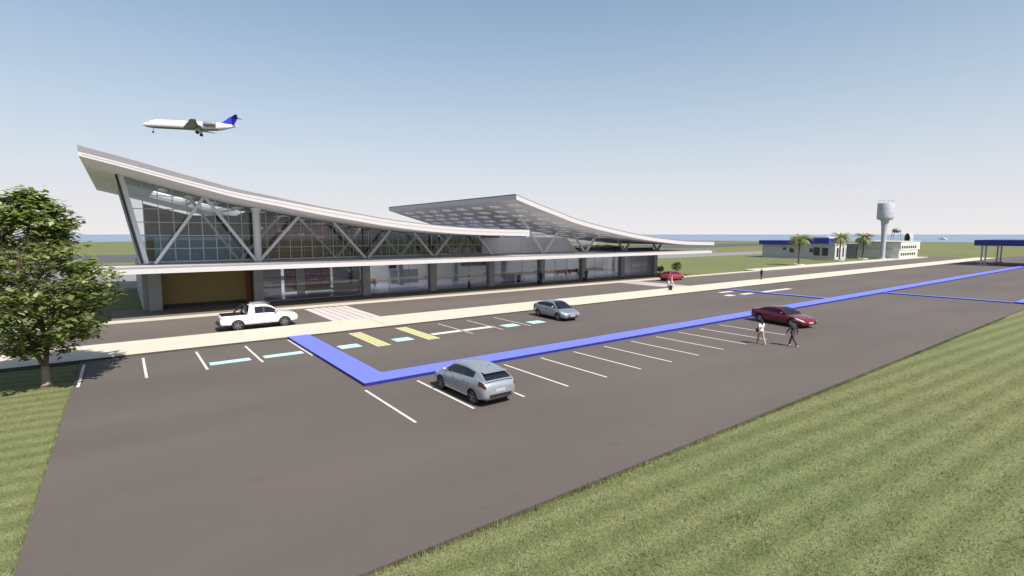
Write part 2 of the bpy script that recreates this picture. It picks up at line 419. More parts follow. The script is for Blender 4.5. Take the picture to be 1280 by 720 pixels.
for x0, x1, y0, y1 in ((55.2, 56.5, 32.2, 33.1), (57.9, 60.2, 32.0, 32.7), (61.9, 69.2, 31.8, 32.5), (57.5, 60.2, 34.6, 35.2)): mark('bay_marking', M['paint_white'], x0, x1, y0, y1)
# crossings
for k in range(6):
    x = 13.4+k*.68
    mark('crossing_stripe', M['paint_pink'], x, x+.60, 42.0, 50.5)
for k in range(7): mark('crossing_stripe', M['paint_pink'], 57.8+k*.6, 57.8+k*.6+.42, 42.0, 50.8)
mark('route_line', M['paint_red'], 15.86, 15.91, 41.36, 51.0, .008)
mark('route_line', M['paint_red'], 15.86, 15.91, 36.8, 41.3, .125)
mark('route_line', M['paint_red'], 13.4, 17.2, 41.42, 41.5, .008)
# raised blue kerbs
def blue(x0, x1, y0, y1, h=.15):
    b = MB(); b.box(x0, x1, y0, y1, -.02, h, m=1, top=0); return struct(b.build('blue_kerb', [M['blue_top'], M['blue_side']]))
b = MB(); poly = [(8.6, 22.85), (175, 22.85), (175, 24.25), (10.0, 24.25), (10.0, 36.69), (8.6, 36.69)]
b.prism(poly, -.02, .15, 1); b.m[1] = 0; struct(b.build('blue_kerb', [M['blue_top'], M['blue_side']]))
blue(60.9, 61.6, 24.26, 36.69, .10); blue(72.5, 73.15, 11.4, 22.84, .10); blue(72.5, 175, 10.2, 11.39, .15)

# ------------------------------------------------------------------ terminal
T0 = (0, 57, 0)
term = empty('terminal_building', T0, label='long airport terminal with two upswept curved roofs and a glass front', cat='building')
def tp(mb, name, m, parent=None, label=None, **k):
    o = mb.build(name, m, parent or term, T0, **k)
    if label: o['label'] = label
    return o
R1 = ([-2.1, .3, 4.9, 8.4, 10.9, 15, 18.9, 21.3, 26.75, 32.9, 40.15], [12.72, 12.13, 10.92, 10.05, 9.6, 8.86, 8.25, 7.88, 7.3, 6.95, 6.8])
R2 = ([38.1, 40.5, 45.13, 48.0, 52.5, 60.9, 66.5, 72.7, 80.1], [11.15, 10.45, 9.2, 8.45, 7.6, 6.36, 5.78, 5.36, 5.19])
r1 = lambda x: hermite(*R1, x)
r2 = lambda x: hermite(*R2, x)
YF, YB = 50.0, 87.0
def roof(fn, x0, x1, th, name, label, xs=None, holes=(), cap=lambda x: .15):
    TH = th if callable(th) else (lambda x: th)
    xs = xs or list(np.linspace(x0, x1, 56)); 
    hx = sorted({a for h in holes for a in h[:2]}); hy = sorted({a for h in holes for a in h[2:]})
    X = sorted(set([round(float(x), 4) for x in xs if all(abs(x-a) > .12 for a in hx)] + hx)); Y = sorted(set([YF, YF+.6, YB]+hy))
    def solid(i, j):
        if not (0 <= i < len(X)-1 and 0 <= j < len(Y)-1): return False
        cx, cy = (X[i]+X[i+1])/2, (Y[j]+Y[j+1])/2
        return not any(h[0] < cx < h[1] and h[2] < cy < h[3] for h in holes)
    b = MB()
    for i in range(len(X)-1):
        a0, a1 = fn(X[i]), fn(X[i+1]); t0, t1 = a0+TH(X[i]), a1+TH(X[i+1])
        for j in range(len(Y)-1):
            if not solid(i, j): continue
            x0_, x1_, y0_, y1_ = X[i], X[i+1], Y[j], Y[j+1]
            b.add([(x0_, y0_, a0), (x0_, y1_, a0), (x1_, y1_, a1), (x1_, y0_, a1)], [(0, 1, 2, 3)], 1)
            b.add([(x0_, y0_, t0), (x1_, y0_, t1), (x1_, y1_, t1), (x0_, y1_, t0)], [(0, 1, 2, 3)], 2)
            if not solid(i, j-1): b.add([(x0_, y0_, a0), (x1_, y0_, a1), (x1_, y0_, t1), (x0_, y0_, t0)], [(0, 1, 2, 3)], 0)
            if not solid(i, j+1): b.add([(x1_, y1_, a1), (x0_, y1_, a0), (x0_, y1_, t0), (x1_, y1_, t1)], [(0, 1, 2, 3)], 0)
            if not solid(i-1, j): b.add([(x0_, y1_, a0), (x0_, y0_, a0), (x0_, y0_, t0), (x0_, y1_, t0)], [(0, 1, 2, 3)], 0)
            if not solid(i+1, j): b.add([(x1_, y0_, a1), (x1_, y1_, a1), (x1_, y1_, t1), (x1_, y0_, t1)], [(0, 1, 2, 3)], 0)
    o = tp(b, name, [M['roof_white'], M['soffit'], M['roof_grey']], label=label)
    # upper cap set back from the fascia, a thinner grey sheet with a standing drip edge
    c = MB()
    xs2 = [x for x in np.linspace(x0, x1-.15, 50)]
    for a, q in zip(xs2[:-1], xs2[1:]):
        za, zq = fn(a)+TH(a), fn(q)+TH(q); ca, cq = cap(a), cap(q)
        for (ya, yb, k0, k1, mi) in ((YF+.09, YF+.75, 0, 1, 1), (YB-.6, YB-.2, 0, 1, 1)):
            c.add([(a, ya, za+.002), (q, ya, zq+.002), (q, yb, zq+.002), (a, yb, za+.002), (a, ya, za+ca), (q, ya, zq+cq), (q, yb, zq+cq), (a, yb, za+ca)],
                  [(0,3,2,1), (4,5,6,7), (0,1,5,4), (2,3,7,6)], mi)
    za = fn(x0)+TH(x0); zq = fn(x0+.3)+TH(x0+.3); ca = cap(x0)+.012
    c.add([(x0-.01, YF+.1, za), (x0+.3, YF+.1, zq), (x0+.3, YB, zq), (x0-.01, YB, za), (x0-.01, YF+.1, za+ca), (x0+.3, YF+.1, zq+ca), (x0+.3, YB, zq+ca), (x0-.01, YB, za+ca)],
          [(4,5,6,7), (2,3,7,6), (3,0,4,7)], 1)
    tp(c, 'roof_edge', [M['roof_white'], M['roof_grey']], o)
    return o
h1 = [(round(3+k*3.7, 3), round(3+k*3.7+3.3, 3), 64.9, 76) for k in range(9)]+[(round(3.2+k*2.15, 3), round(3.2+k*2.15+.7, 3), 59.6, 63.6) for k in range(16)]  # roof openings added to let daylight into the hall
ro1 = roof(r1, -2.1, 40.15, lambda x: hermite([-2.1, 4, 10, 20, 40.2], [.30, .36, .50, .64, .70], x), 'roof', 'left upswept roof with plain grey soffit', cap=lambda x: hermite([-2.1, 4, 10, 20, 40.2], [.46, .42, .28, .12, .06], x), holes=h1)
for h_ in h1:
    b = MB(); b.add([(h_[0]-.05, h_[2]-.05, r1(h_[0])+.75), (h_[1]+.05, h_[2]-.05, r1(h_[1])+.75), (h_[1]+.05, h_[3]+.05, r1(h_[1])+.75), (h_[0]-.05, h_[3]+.05, r1(h_[0])+.75)], [(0, 1, 2, 3)])
    tp(b, 'skylight_and_fill', M['skylight_fill'], ro1)  # frosted sheet over an added opening, lights the rooms below
holes = []
for i in range(11):
    x = 39.5+i*1.95
    for j in range(8):
        y = 51.6+j*4.3+(1.2 if i % 2 else 0)
        if y+2.5 < YB-.3 and not (x > 51.5 and y+2.3 > 64.5 and y < 75): holes.append((round(x, 3), round(x+1.0, 3), round(y, 3), round(y+2.3, 3)))
for k in range(6): holes.append((round(53.4+k*3.6, 3), round(53.4+k*3.6+2.9, 3), 65.1, 74.3))  # wide strips added to brighten the ground floor
ro2 = roof(r2, 38.1, 80.1, .50, 'roof', 'right curved roof with rows of skylights and added fill openings', holes=holes)
for h_ in holes:
    b = MB(); b.add([(h_[0]-.05, h_[2]-.05, r2(h_[0])+.52), (h_[1]+.05, h_[2]-.05, r2(h_[1])+.52), (h_[1]+.05, h_[3]+.05, r2(h_[1])+.52), (h_[0]-.05, h_[3]+.05, r2(h_[0])+.52)], [(0, 1, 2, 3)])
    tp(b, 'skylight_and_fill', M['skylight_fill'], ro2)  # covers the skylight rows and the added strips alike

b = MB(); xs = np.linspace(-1.9, 40.1, 50)
for a, q in zip(xs[:-1], xs[1:]):
    f0, f1 = [r1(v)+.55*hermite([-2.1, 4, 10, 20, 40.2], [.30, .36, .50, .64, .70], v) for v in (a, q)]
    b.add([(a, YF-.012, f0-.015), (q, YF-.012, f1-.015), (q, YF-.012, f1+.015), (a, YF-.012, f0+.015)], [(0, 1, 2, 3)])
tp(b, 'drip_line', M['roof_grey'], ro1)
# canopy slab over the pavement, also the upper floor
b = MB(); b.box(-2.1, 79.5, 50.0, 57.9, 3.90, 4.28, m=0)
tp(b, 'canopy', [M['roof_white']])
b = MB(); b.box(-2.0, 79.4, 50.25, 50.6, 4.285, 4.42)
tp(b, 'canopy_edge', M['roof_grey'])
b = MB(); b.box(1.7, 76, 57.92, 64.8, 4.0, 4.38); tp(b, 'floor_slab', M['column'])
b = MB(); b.box(1.7, 74, 58.51, 83, -.2, .14); tp(b, 'floor', M['int_floor'])

COLX = [2.2, 10.8, 22.0, 30.5, 39.2, 48.0, 56.3, 65.1, 73.5]
for i, x in enumerate(COLX):
    b = MB(); wd = .42 if i else .5
    b.box(x-wd, x+wd, 56.75, 57.45, .13, 3.9); tp(b, 'column', M['column'])
for x in (22, 30.5, 39.2, 48, 65.1, 73.5):
    b = MB(); b.box(x-.3, x+.3, 66, 66.6, .14, 4.0); tp(b, 'column', M['column'])
# tall column standing in front of the upper glass
b = MB(); b.tube((10.9, 56.9, 4.29), (10.9, 56.9, 9.62), .36, .36, 18); b.tube((10.9, 56.9, 9.2), (10.9, 56.9, 9.6), .38, .55, 18)
tp(b, 'column', M['steel'], smooth=True, label='tall round column in front of the upper glazing')

def strut(x, dx, fn, y, wd, z0=4.38, half=4.1):
    # find where the inclined arm meets the soffit
    sl_ = max(1.15, (fn(x+dx*half)-z0)/half) if half < 4.3 else 1.15; t = 0
    while t < 8 and z0+t*sl_ < fn(x+dx*t): t += .02
    b = MB(); b.beam((x, y, z0), (x+dx*t, y, z0+t*sl_-.05), wd, wd, up=(0, 1, 0)); tp(b, 'brace', M['steel'])
for i, x in enumerate(COLX):
    fn = r1 if x < 39 else r2
    for dx in (-1, 1):
        if i == 0 and dx < 0: continue
        if x == 39.2 and dx > 0: fn = r2
        if x == 39.2 and dx < 0: fn = r1
        if x == 39.2 and dx > 0: continue
        strut(x+dx*.15, dx, fn, 56.6, .25)
for x in (9.9, 20.1, 28.2, 36.1):
    for dx in (-1, 1):
        strut(x+dx*.12, dx, r1, 61.2, .24)
for x in (52.2, 60.7, 69.3):
    for dx in (-1, 1): strut(x+dx*.15, dx, r2, 68, .24)
# leaning corner post and end wall
b = MB(); b.beam((1.75, 56.95, 4.38), (.32, 56.95, r1(.32)), .34, .34, up=(0, 1, 0)); tp(b, 'corner_post', M['steel'])
b = MB(); b.beam((1.42, 57.6, 4.38), (.0, 57.6, r1(.0)), .18, .5, up=(0, 1, 0)); tp(b, 'corner_post', M['dark_frame'])
b = MB(); b.add([(1.6, 57.7, 4.38), (1.6, 83, 4.38), (.15, 83, r1(.15)), (.15, 57.7, r1(.15))], [(0, 1, 2, 3)])
o = tp(b, 'glass_wall', M['glass_up'], label='leaning glazed end wall')
b = MB()
for y in np.arange(60, 83, 3): b.beam((1.55, y, 4.38), (.12, y, r1(.12)), .12, .12, up=(0, 1, 0))
tp(b, 'glazing_frame', M['mullion'], o)

# upper glazing of the left hall, bay by bay
YG = 57.75
edges = [1.75, 10.8, 22.0, 30.5, 38.2]
for k in range(4):
    xa, xb = edges[k], edges[k+1]
    b = MB(); xs = list(np.linspace(xa, xb, 9)); n_ = len(xs)
    lo = lambda x: 4.38
    vs = [(x, YG, lo(x)) for x in xs]+[(x, YG, r1(x)) for x in xs]
    if k == 0:
        vs = [(x, YG, 4.38) for x in xs]+[(.32+(x-xa)*(xb-.32)/(xb-xa), YG, r1(.32+(x-xa)*(xb-.32)/(xb-xa))) for x in xs]
    b.add(vs, [(i, i+1, n_+i+1, n_+i) for i in range(n_-1)])
    g_ = tp(b, 'window', M['glass_up'])
    f_ = MB(); nm = max(6, int(round((xb-xa)/1.07)))
    for i in range(nm+1):
        x = xa+(xb-xa)*i/nm+.02
        f_.box(x-.035, x+.035, YG-.09, YG-.004, 4.38, r1(x)-.01)
    for z in (4.45, 5.7, 6.9, 8.1, 9.3, 10.5):
        # transom runs while below the soffit
        xe = xb
        while xe > xa and r1(xe) < z+.1: xe -= .1
        xs_ = xa-(z-4.38)*.19 if k == 0 else xa
        if xe > xa+.3: f_.box(xs_, xe, YG-.115, YG-.095, z-.035, z+.035)
    tp(f_, 'frame', M['mullion'], g_)

# things behind the upper glass, two panels coloured as its reflections
b = MB(); xs = list(np.linspace(2.0, 46, 20))
b.add([(x, 64.6, 4.0) for x in xs]+[(x, 64.6, max(6.2, r1(min(x, 40))-(1.6 if x < 11 else .02))) for x in xs], [(i, i+1, 21+i, 20+i) for i in range(19)])
tp(b, 'back_screen', M['int_dark'])
b = MB(); b.box(56.4, 74, 64.5, 64.6, 4.0, 4.9); tp(b, 'back_screen', M['int_dark'])
b = MB(); b.box(2.6, 10.6, 62, 62.15, 4.39, 6.7); tp(b, 'hall_panel', M['refl_blue'], label='blue-grey panel painting the sky reflection in the left bay')  # coloured panel standing in for sky reflected in the glass
b = MB(); b.box(2.6, 12, 64.2, 64.4, 4.39, 9.0); tp(b, 'hall_panel', M['refl_green'], label='dark green panel painting the tree reflection in the left bay')  # coloured panel standing in for trees reflected in the glass
b = MB(); b.box(11.4, 19.2, 61.5, 61.7, 4.39, 7.9); pn = tp(b, 'hall_panel', M['maroon'], label='dark maroon gridded screen')
b = MB()
for x in np.arange(11.6, 19.2, 1.25): b.box(x-.03, x+.03, 61.4, 61.49, 4.39, 7.9)
for z in (5.2, 6.3, 7.4): b.box(11.4, 19.2, 61.36, 61.398, z-.03, z+.03)
tp(b, 'partition_frame', M['mullion'], pn)
b = MB()
for x in np.arange(20, 38, .8): b.box(x-.05, x+.05, 63, 63.1, 4.39, r1(x)-.02)
b.box(20, 38, 63.11, 63.2, 5.55, 5.7); tp(b, 'inner_screen', M['mullion'])
b = MB(); b.box(26.8, 31, 63.4, 63.5, 4.39, 5.6); tp(b, 'hall_panel', M['tealp'], label='teal panel')
b = MB(); b.box(34.0, 35.8, 59, 59.1, 4.6, 5.2); b.box(36.2, 37.2, 59, 59.1, 4.6, 5.2); tp(b, 'notice_board', M['white_panel'])

# grey solid upper wall of the right hall
b = MB(); zt = 6.52
vs = [(38.2, 57.6, 4.38), (55.6, 57.6, 4.38), (53.3, 57.6, zt), (38.2, 57.6, zt), (38.2, 60, 4.38), (55.6, 60, 4.38), (53.3, 60, zt), (38.2, 60, zt)]
b.add(vs, [(0,1,2,3), (5,4,7,6), (1,5,6,2), (3,2,6,7), (4,0,3,7)])
wl = tp(b, 'upper_wall', M['concrete_wall'])
b = MB()
for x in np.arange(40.5, 53.4, 2.15): b.box(x-.012, x+.012, 57.585, 57.597, 4.4, 6.5)
tp(b, 'panel_joint', M['column'], wl)
# low parapet and rooftop plant on the open deck
b = MB(); b.box(56.5, 74.5, 58.2, 58.35, 4.385, 4.75); tp(b, 'parapet', M['dark_frame'])
b = MB()
for x in np.arange(57.5, 66, 1.05):
    h = .25+.2*rnd.random(); b.box(x, x+.75, 60, 60.8, 4.9, 4.9+h); b.box(x+.3, x+.38, 60.3, 60.4, 4.38, 4.9)
tp(b, 'roof_equipment', M['white_panel'])

# ground floor bays
b = MB(); b.box(2.7, 9.9, 58.3, 58.5, .45, 3.99); tp(b, 'wall', M['olive'], label='olive brown solid wall at the left end of the ground floor')
b = MB(); b.box(2.7, 9.9, 58.28, 58.5, .131, .45); tp(b, 'plinth', M['kerb_side'])
b = MB(); b.box(9.91, 10.38, 58.2, 58.5, .131, 3.99); tp(b, 'wall', M['rust'], label='narrow rust brown panel')
b = MB(); b.box(1.3, 1.69, 57.46, 83, -.2, 4.0); tp(b, 'end_wall', M['column'])
gedges = [11.23, 22.0, 30.5, 39.2, 48.0, 56.3, 65.1, 73.5]
for k in range(7):
    xa, xb = gedges[k]+(.43 if k else 0), gedges[k+1]-.43
    b = MB(); b.add([(xa, 57.5, .2), (xb, 57.5, .2), (xb, 57.5, 3.9), (xa, 57.5, 3.9)], [(0, 1, 2, 3)])
    g_ = tp(b, 'shopfront', M['glass_low'])
    f_ = MB(); nm = 3
    for i in range(nm+1):
        x = xa+(xb-xa)*i/nm; f_.box(x-.02, x+.02, 57.44, 57.495, .2, 3.9)
    f_.box(xa, xb, 57.42, 57.495, .135, .2)
    tp(f_, 'frame', M['mullion'], g_)
# interior of the ground floor
b = MB(); b.box(19.5, 48, 71, 71.2, .14, 3.99); b.box(48, 73.8, 69, 69.2, .14, 3.99); bw = tp(b, 'inner_wall', M['int_wall'])
b = MB(); b.box(19.5, 48, 70.9, 70.99, .5, .75); b.box(48, 73.8, 68.9, 68.99, .5, .75); tp(b, 'wall_trim', M['yellow_trim'], bw)
b = MB(); b.box(15.0, 20.3, 64.2, 64.4, .5, 3.99); sp_ = tp(b, 'shop_screen', M['maroon'])
b = MB()
for x in (15.0, 15.9, 17.4, 18.3, 19.3, 20.2): b.box(x-.06, x+.06, 64.1, 64.19, .5, 3.9)
for z in (1.7, 2.7): b.box(15, 20.3, 64.06, 64.099, z-.05, z+.05)
tp(b, 'screen_frame', M['purple'], sp_)
b = MB(); b.box(14.9, 24, 63.8, 64.05, .3, .55); tp(b, 'low_trim', M['yellow_trim'])
b = MB(); b.box(16.2, 17.1, 63.6, 63.79, .14, 3.2); tp(b, 'door', M['white_panel'], label='pale tall door in the maroon shop screen')
b = MB(); b.box(20.6, 24.0, 64.2, 64.4, .14, 3.3); b.box(11.4, 14.8, 65, 65.2, .14, 3.99); tp(b, 'inner_wall', M['concrete_wall'])
b = MB(); b.box(20.6, 24.0, 64.1, 64.19, 3.3, 3.75); tp(b, 'shop_sign', M['magenta'])
b = MB(); b.box(22.6, 23.0, 64.1, 64.19, .9, 2.9); tp(b, 'door', M['dark_frame'], label='dark narrow doorway')
b = MB(); b.box(73.3, 73.6, 57.7, 68.9, .14, 3.99); tp(b, 'side_wall', M['int_wall'])
b = MB(); b.box(29.8, 34.0, 68, 68.4, .14, 2.1); tp(b, 'counter_wall', M['column'])
b = MB(); b.box(30.8, 32.0, 70.8, 70.89, 2.1, 3.4); tp(b, 'wall_opening', M['dark_frame'])
b = MB(); b.box(43.0, 48.6, 70.8, 70.89, 2.0, 3.9); tp(b, 'display_panel', M['dark_frame'])
b = MB(); b.box(1.7, 11.2, 58.6, 60, .14, 3.99); tp(b, 'store_room', M['int_dark'])

# furniture inside, each its own thing
def chair_row(x, y, m, lab):
    t = empty('bench_seating', (x, y, .14), label=lab, cat='bench', group='seats behind the ground floor glass')
    b = MB()
    for k in range(4): b.box(k*.62, k*.62+.52, 0, .5, .40, .46); b.box(k*.62, k*.62+.52, .48, .54, .46, .95)
    b.build('seat', m, t); b = MB(); b.box(0, 2.4, .2, .3, .30, .39)
    for xx in (.2, 2.1): b.box(xx, xx+.06, .02, .5, 0, .30)
    b.build('frame', M['mullion'], t)
chair_row(24.6, 66, M['orange'], 'orange row of waiting seats behind the third bay of shopfront glass')
chair_row(58.2, 65, M['orange'], 'orange row of waiting seats in the bay left of the last two columns')
chair_row(61.2, 65.2, M['black'], 'black row of waiting seats in the bay left of the last two columns')
t = empty('service_counter', (44.2, 60.5, .14), label='grey service counter inside the glass beside the dark figure', cat='counter')
b = MB(); b.box(0, 1.7, 0, .6, 0, 1.05); b.build('counter_front', M['column'], t)
b = MB(); b.box(-.05, 1.75, -.05, .7, 1.051, 1.11); b.build('counter_top', M['white_panel'], t)
t = empty('litter_bin', (46.3, 60.2, .14), label='black round bin just inside the glass next to the grey counter', cat='bin')
b = MB(); b.lathe([(.26, 0), (.32, .8), (.34, .82), (.34, .9), (.12, 1.0)], n=18); b.build('bin_body', M['black'], t, smooth=True)
b = MB(); b.lathe([(.345, .78), (.345, .83)], n=18); b.build('rim', M['mullion'], t)

# ------------------------------------------------------------------ far buildings and structures
def sub(o, name, m, parent_o, org, **k): return o.build(name, m, parent_o, org, **k)
# house with blue fascias; its long side faces the terminal
HO = (161, 63.1, 0)
h = empty('service_house', HO, label='low grey-white flat building with deep blue roof fascias behind the palms', cat='building')
b = MB(); b.box(161.3, 169, 63.1, 84, -.1, 3.95); b.box(161.3, 168.5, 63.3, 71.5, 3.95, 4.4); wl = b.build('wall', M['pale_render'], h, HO)
b = MB(); b.box(160.2, 170, 71.4, 84.6, 3.95, 5.2); b.build('roof', M['roof_blue'], h, HO)
b = MB(); b.prism([(160.6, 64.6), (169, 64.6), (169, 71.0), (160.6, 71.0)], 4.42, 5.9)
b.build('roof', M['roof_blue'], h, HO)
b = MB(); b.box(161.5, 168, 65, 70.5, 5.9, 6.3); b.build('roof_vent', M['white_wall'], h, HO)
for y0, y1, z0, z1 in ((76.7, 77.6, 2.3, 3.1), (74.2, 75.6, 1.6, 3.0), (69.0, 69.9, 1.8, 2.9), (67.1, 69.0-.2, .9, 3.3), (64.9, 66.5, .9, 3.2)):
    b = MB(); b.box(161.22, 161.29, y0, y1, z0, z1); f_ = b.build('window', M['window_dark'], h, HO)
    b = MB(); b.box(161.15, 161.29, y0-.1, y1+.1, z0-.12, z0-.01); b.build('sill', M['white_wall'], f_, HO)
for x0, x1 in ((162.4, 163.5), (166.3, 167.2)):
    b = MB(); b.box(x0, x1, 63.02, 63.09, .6, 3.2); b.build('window', M['window_dark'], h, HO)
b = MB(); b.box(161.6, 168.8, 63.03, 63.095, 0, 4.3); 
# block with two strips of windows, its end wall facing the camera
SO = (176.4, 52.4, 0)
s_ = empty('office_block', SO, label='white two storey block with two rows of small dark openings beside the water tower', cat='building')
b = MB(); b.box(176.4, 192.0, 52.4, 63.0, -.1, 2.55); b.box(177.0, 193.2, 52.25, 63, 2.55, 4.9); wl = b.build('wall', M['white_wall'], s_, SO)
b = MB(); b.box(176.3, 193.4, 52.1, 63.2, 4.9, 5.02); b.build('roof', M['white_wall'], s_, SO)
b = MB(); b.box(176.2, 193, 63.21, 67.5, -.1, 4.2); b.build('side_wall', M['grey_render'], s_, SO)
for z in (.95, 3.0):
    for k in range(7):
        x = 177.7+k*1.85
        y = 52.38 if z < 2 else 52.23
        b = MB(); b.box(x, x+1.15, y-.05, y+.01, z, z+.75); b.build('window', M['window_dark'], s_, SO)
# water tower
WO = (173, 55.3, 0)
t = empty('water_tower', WO, label='tall pale steel water tower with cylindrical tank on a slim stem', cat='water tower')
b = MB(); b.lathe([(1.0, -.1), (1.0, .25), (.62, .4), (.60, 4), (.66, 7), (.78, 9.2), (.92, 10.4), (1.0, 10.9)], WO, 28); b.build('stem', M['tower'], t, WO, smooth=True)
b = MB(); b.lathe([(1.0, 10.85), (1.85, 11.25), (2.0, 11.5), (2.02, 12.0), (2.02, 15.6), (1.98, 15.68), (0.01, 15.95)], WO, 32); tk = b.build('tank', M['tower'], t, WO, smooth=True)
b = MB(); b.lathe([(2.03, 12.9), (2.05, 12.93), (2.03, 12.96)], WO, 32); b.lathe([(2.03, 14.2), (2.05, 14.23), (2.03, 14.26)], WO, 32); b.build('seam', M['mullion'], tk, WO)
b = MB()
for a in range(12):
    x, y = WO[0]+1.9*math.cos(a*.5236), WO[1]+1.9*math.sin(a*.5236); b.tube((x, y, 15.65), (x, y, 16.5), .03, n=6)
    x2, y2 = WO[0]+1.9*math.cos((a+1)*.5236), WO[1]+1.9*math.sin((a+1)*.5236); b.tube((x, y, 16.5), (x2, y2, 16.5), .03, n=6)
b.build('railing', M['mullion'], t, WO)
b = MB(); b.box(172.2, 172.25, 54.9, 54.95, .3, 11.5); b.box(172.2, 172.25, 55.3, 55.35, .3, 11.5)
for z in np.arange(.5, 11.4, .35): b.box(172.2, 172.25, 54.95, 55.3, z, z+.04)
b.build('ladder', M['mullion'], t, WO)
# far tank on legs and white arch behind the block
FO = (418, 126.5, 0)
t = empty('elevated_tank', FO, label='small far tank on four legs above the roof of the white block', cat='water tank')
b = MB(); b.ball((418, 126.5, 9.6), 2.6, 2.6, 1.6, 18, 10); b.build('tank', M['plane_grey'], t, FO, smooth=True)
for sx, sy in ((-1,-1),(1,-1),(-1,1),(1,1)):
    b = MB(); b.tube((418+sx*2.6, 126.5+sy*2.6, 0), (418+sx*1.8, 126.5+sy*1.8, 8.9), .22, n=8); b.build('leg', M['tower'], t, FO)
AO = (420, 120, 0)
t = empty('arched_shelter', AO, label='pale arched shelter right beside the small far tank', cat='shelter')
b = MB(); ar = [(1.6*math.cos(a), 4.2+3.6*max(0, math.sin(a))) for a in np.linspace(0, math.pi, 13)]
out = [(-1.6, 0)]+[(x, z) for x, z in ar[::-1]]+[(1.6, 0)]
n_ = len(out); vs = []
for X in (417, 424): vs += [(X, 120+y, z) for y, z in out]
b.add(vs, [(i, i+1, n_+i+1, n_+i) for i in range(n_-1)]); b.build('shell', M['tower'], t, AO, smooth=True)
b = MB(); b.add([(423.9, 120+y, z) for y, z in out], [tuple(range(n_))]); b.build('back_wall', M['grey_render'], t, AO)

# blue canopy on the right
CO = (155, 31.9, 0)
t = empty('gate_canopy', CO, label='wide navy blue flat canopy on thin posts at the right edge', cat='canopy')
b = MB(); b.box(155, 176, 4, 31.9, 4.5, 5.75); b.build('roof', M['navy'], t, CO)
b = MB(); b.box(155.3, 175.7, 4.3, 31.6, 4.44, 4.498); b.build('ceiling', M['soffit'], t, CO)
for x, y in ((156.5, 30.4), (174, 30.9), (156.5, 6.5), (174, 6.5)):
    b = MB(); b.tube((x, y-.35, 0), (x, y-.35, 4.45), .16, n=12); b.tube((x, y+.35, 0), (x, y+.35, 4.45), .16, n=12)
    for z in (1.2, 2.6, 3.8): b.box(x-.05, x+.05, y-.3, y+.3, z, z+.08)
    p_ = b.build('post', M['mullion'], t, CO); b = MB(); b.box(x-.5, x+.5, y-.8, y+.8, -.05, .25); b.build('foot', M['column'], p_, CO)

# boats on the sea
def boat(x, y, s, lab, rz):
    t = empty('boat', (x, y, -.6), rz, label=lab, cat='boat')
    b = MB(); L = 9*s
    prof = [(-L, 1.6*s), (-.4*L, 1.9*s), (.4*L, 1.5*s), (L, .05*s)]
    vs = []; 
    for px_, hw in prof: vs += [(px_, -hw, 1.8*s), (px_, -hw*.6, -.2), (px_, hw*.6, -.2), (px_, hw, 1.8*s)]
    fs = []
    for i in range(3):
        for j in range(3): fs.append((4*i+j, 4*(i+1)+j, 4*(i+1)+j+1, 4*i+j+1))
        fs.append((4*i+3, 4*(i+1)+3, 4*(i+1), 4*i))
    fs += [(0, 1, 2, 3), (15, 14, 13, 12)]
    b.add(vs, fs); b.build('hull', M['plane_white'], t)
    b = MB(); b.box(-.6*L, .25*L, -1.0*s, 1.0*s, 1.8*s, 3.4*s); b.box(-.3*L, .05*L, -.7*s, .7*s, 3.4*s, 4.4*s); b.build('cabin', M['plane_white'], t)
    b = MB(); b.tube((-.1*L, 0, 4.3*s), (-.1*L, 0, 7*s), .09*s, n=6); b.build('mast', M['mullion'], t)
boat(970, 236, .75, 'small white boat on the sea between the block and the navy canopy', R(60))
boat(1150, 465, 1.1, 'long white boat on the horizon just left of the water tower', R(115))

# runway marker boards
for i, (x, y) in enumerate(((178, 118), (181, 113))):
    t = empty('marker_board', (x, y, -.09), R(20), label=['tiny white board standing in the far field beside the taxiway', 'tiny grey board to the right of the white one in the far field'][i], cat='sign')
    b = MB(); b.box(-.05, .05, -.6, .6, .3, 1.2); b.build('board', M['white_wall'] if i == 0 else M['mullion'], t)
    b = MB(); b.box(-.03, .03, -.45, -.38, 0, .3); b.box(-.03, .03, .38, .45, 0, .3); b.build('post', M['mullion'], t)

# ------------------------------------------------------------------ vegetation
def leafmat(name, c, tr=.38):
    m = mat(name, c, .55, noise=(2.2, .35), spec=.35)
    n = m.node_tree; b = n.nodes['Principled BSDF']; out = n.nodes['Material Output']
    t = n.nodes.new('ShaderNodeBsdfTranslucent'); t.inputs[0].default_value = (c[0]*1.6, c[1]*1.7, c[2]*.9, 1)
    mx = n.nodes.new('ShaderNodeMixShader'); mx.inputs[0].default_value = tr
    n.links.new(b.outputs[0], mx.inputs[1]); n.links.new(t.outputs[0], mx.inputs[2]); n.links.new(mx.outputs[0], out.inputs[0])
    return m
M['leaf_a'] = leafmat('leaf_mid', (.16, .20, .06)); M['leaf_b'] = leafmat('leaf_pale', (.34, .36, .19)); M['leaf_c'] = leafmat('leaf_deep', (.07, .10, .025))
M['frond_a'] = leafmat('frond', (.15, .18, .06)); M['frond_b'] = leafmat('frond_pale', (.38, .35, .18))

